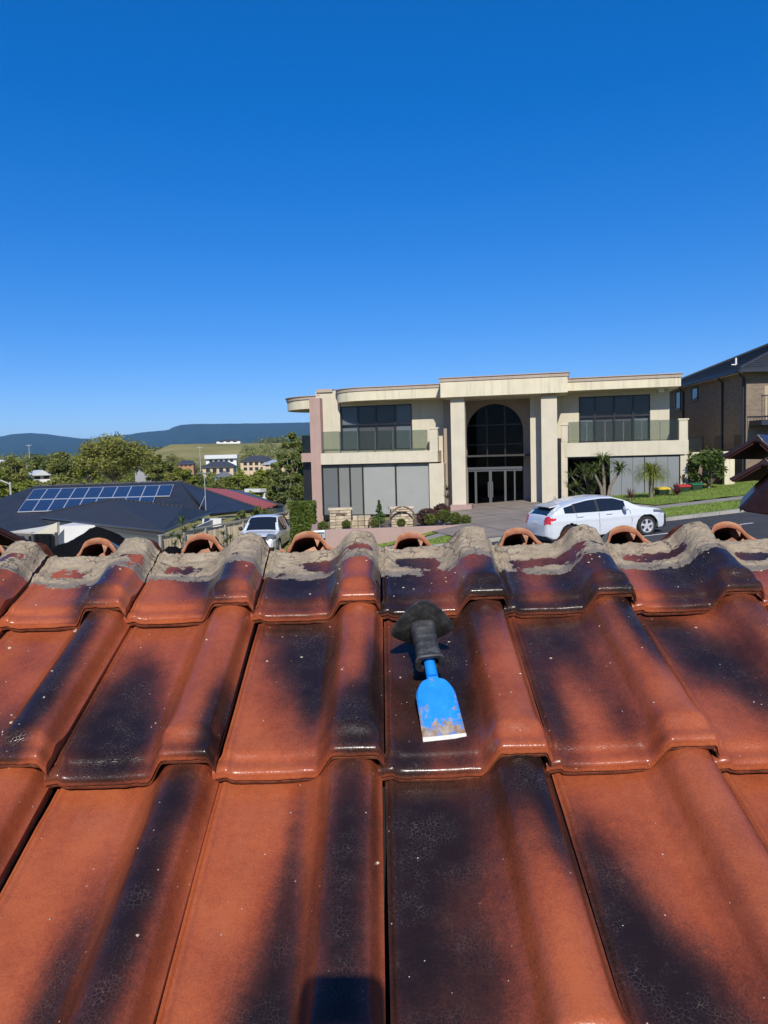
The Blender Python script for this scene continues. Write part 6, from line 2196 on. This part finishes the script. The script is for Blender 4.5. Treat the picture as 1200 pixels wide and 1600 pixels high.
# ------------------------------------------------------------------ loose things on the roof
CAPM = M('brown_glazed_cap', (.012, .008, .009), .34, .5, 10, bump=.3, bscale=60, bdist=.002, col2=(.035, .014, .012))
CAPR = M('cap_inside', (.075, .022, .015), .85, .3, 20, bump=.4, bscale=90, bdist=.002)
def ridge_cap(o, axis, up_v, arm, th, length, half_ang, label):
    """An angular ridge cap: two arms meeting at an apex, o = apex of the near end."""
    axis = Vector(axis).normalized(); u = Vector(up_v); u = (u - axis * u.dot(axis)).normalized()
    s_ = axis.cross(u)
    e = empty('ridge_cap', o)
    tag(e, label, 'ridge cap', 'loose ridge caps')
    l_ = (s_ * math.sin(half_ang) - u * math.cos(half_ang)); r_ = (-s_ * math.sin(half_ang) - u * math.cos(half_ang))
    tk = th / math.sin(half_ang)
    inner = -u * tk
    poly = [Vector((0, 0, 0)) - u * .004 + l_ * .02, l_ * arm, l_ * arm + (r_ - l_ * 0).normalized() * th, inner + l_ * .006, inner + r_ * .006, r_ * arm + l_ * th, r_ * arm, -u * .004 + r_ * .02, u * .0]
    mb = MB(); mb.prism(poly, axis * length)
    b_ = mb.build('cap_body', CAPM, e); bevel(b_, .003, 2)
    mb = MB(); mb.prism([inner + l_ * .01 - u * .001, l_ * (arm - .004) + r_ * (th + .0012), inner + r_ * .01 - u * .001 - u * .0012, r_ * (arm - .004) + l_ * (th + .0012)][:2] + [l_ * (arm - .004) + r_ * (th + .0026), inner + l_ * .01 - u * .0035], axis * (length - .01))
    mb.build('unglazed_face', CAPR, e)
    mb = MB(); mb.prism([inner + r_ * .01 - u * .001, r_ * (arm - .004) + l_ * (th + .0012), r_ * (arm - .004) + l_ * (th + .0026), inner + r_ * .01 - u * .0035], axis * (length - .01))
    mb.build('unglazed_face', CAPR, e)
    return e
axr = Vector((.62, .78, -.02))
ridge_cap(at(1184, 677, 1.90), axr, (0.10, -.05, 1), .100, .014, .40, R(52), 'upper dark ridge cap of the pile at the right edge')
ridge_cap(at(1196, 714, 1.89), axr, (0.10, -.05, 1), .100, .014, .40, R(52), 'second ridge cap nested under the upper one at the right edge')
# the lowest piece is a broken cap lying on its side across the ridge
bk = empty('broken_ridge_cap', at(1260, 850, 1.74)); tag(bk, 'broken dark brown ridge cap lying on its side under the pile at the right edge', 'ridge cap', 'loose ridge caps')
front = [at(q[0], q[1], 1.74 + (1290 - q[0]) * .0012) for q in ((1158, 793), (1180, 770), (1204, 750), (1290, 716), (1300, 852), (1236, 850), (1204, 806), (1163, 800))]
mb = MB(); mb.prism([p - bk.location for p in front], Vector((.004, .016, .003))); bevel(mb.build('cap_body', CAPM, bk), .004, 2)
top = [at(1158, 793, 1.74 + 132 * .0012), at(1180, 770, 1.74 + 110 * .0012), at(1204, 750, 1.74 + 86 * .0012), at(1290, 716, 1.74)]
mb = MB()
for p, q in zip(top, top[1:]):
    p, q = p - bk.location, q - bk.location
    d = Vector((.05, .10, .004))
    mb.prism([p + Vector((0, .006, -.012)), q + Vector((0, .006, -.012)), q + d, p + d], (0, .004, .012))
mb.build('cap_wing', CAPM, bk)
ridge_cap(at(-16, 812, 1.62), Vector((-.75, .66, 0)), (-.2, 0, 1), .115, .014, .38, R(50), 'dark brown ridge cap lying on the ridge at the left picture edge')

# black work jacket thrown over the far slope
def cloth(cpx, cpy, Y, w_, d_, h, seed, label):
    c = at(cpx, cpy, Y)
    o = empty('black_jacket', (c.x, c.y, c.z - h)); tag(o, label, 'clothing')
    N = 60
    vs, fs = [], []
    off = Vector((seed * 3.7, seed, 0))
    for j in range(N + 1):
        for i in range(N + 1):
            u, v = -1 + 2 * i / N, -1 + 2 * j / N
            r_ = math.sqrt(u * u + v * v)
            g = math.atan2(v, u)
            sq = 1 + .16 * noise.noise(Vector((math.cos(g), math.sin(g), seed)) * 1.6)
            rr_ = min(1.0, r_ / (1.05 * sq))
            top = (1 - rr_ ** 3.4)
            fold = .30 * noise.ridged_multi_fractal(Vector((u * 1.4 + v * .8, v * 1.2, 0)) + off, 1.0, 2.0, 3, 1.0, 2.0) - .25
            z = h * (top * (.82 + .26 * noise.noise(Vector((u * 1.5, v * 1.5, 2)) + off)) + fold * .42 * (1 - rr_ * .3)) - .03 * r_
            vs.append((u * w_ / 2, v * d_ / 2, z - max(0, v) * d_ * .2))
    W_ = N + 1
    fs = [(j * W_ + i, j * W_ + i + 1, (j + 1) * W_ + i + 1, (j + 1) * W_ + i) for j in range(N) for i in range(N)]
    mb = MB(); mb.add(vs, fs)
    b_ = mb.build('cloth', M('black_cloth', (.005, .005, .006), .95, .25, 12, bump=.4, bscale=260, bdist=.001, spec=.08), o, smooth=175)
    md = b_.modifiers.new('thick', 'SOLIDIFY'); md.thickness = .004
    return o
cloth(148, 818, 1.90, .40, .34, .14, 3, 'black jacket bundled on the far side of the ridge at the left')
cloth(275, 850, 1.78, .14, .16, .06, 8, 'small end of black cloth showing between two tile rolls')

# ------------------------------------------------------------------ air between here and the ranges
hz = MB(); hz.box(-14500, 14500, -9500, 14500, -60, 470)
m = bpy.data.materials.new('haze_air'); m.use_nodes = True
n, l = m.node_tree.nodes, m.node_tree.links
n.remove(n['Principled BSDF'])
pv = n.new('ShaderNodeVolumePrincipled')
pv.inputs['Color'].default_value = (.26, .57, 1.0, 1)
pv.inputs['Density'].default_value = 0.00006
pv.inputs['Anisotropy'].default_value = 0.0
l.new(pv.outputs[0], n['Material Output'].inputs['Volume'])
tag(hz.build('haze', m), 'blue summer haze over the distant ranges', 'haze', kind='stuff')

# crumbs of mortar and terracotta lying on the tiles
crumb = empty('mortar_crumbs', mat=ROOF)
rr = random.Random(12)
mb = MB()
for _ in range(120):
    c = rr.randint(-4, 3); a = rr.uniform(.08, .95); row = rr.choice((0, 0, -1, -1, -2))
    s_ = rr.uniform(.05, .33) if row else rr.uniform(.03, .11)
    if row == -2 and s_ < .06: continue
    z = tile_top(a, s_)
    x, y = (c + a) * TW, row * GAUGE - (.016 if row <= -2 else 0) + s_
    k = rr.uniform(.0007, .0024) * (1.3 if rr.random() < .1 else 1)
    vs = []
    for d in ((1, 0, 0), (-1, 0, 0), (0, 1, 0), (0, -1, 0), (0, 0, 1), (0, 0, -.4)):
        vs.append((x + d[0] * k * rr.uniform(.6, 1.4), y + d[1] * k * rr.uniform(.6, 1.4), z + .0006 + d[2] * k * .8))
    mb.add(vs, [(0, 2, 4), (2, 1, 4), (1, 3, 4), (3, 0, 4), (2, 0, 5), (1, 2, 5), (3, 1, 5), (0, 3, 5)])
bpy.data.objects.remove(crumb)
o = mb.build('mortar_crumbs', M('crumb', (.52, .42, .31), .95, .3, 300))
o.matrix_world = ROOF
tag(o, 'tiny pale mortar crumbs scattered over the tiles', 'debris', kind='stuff')
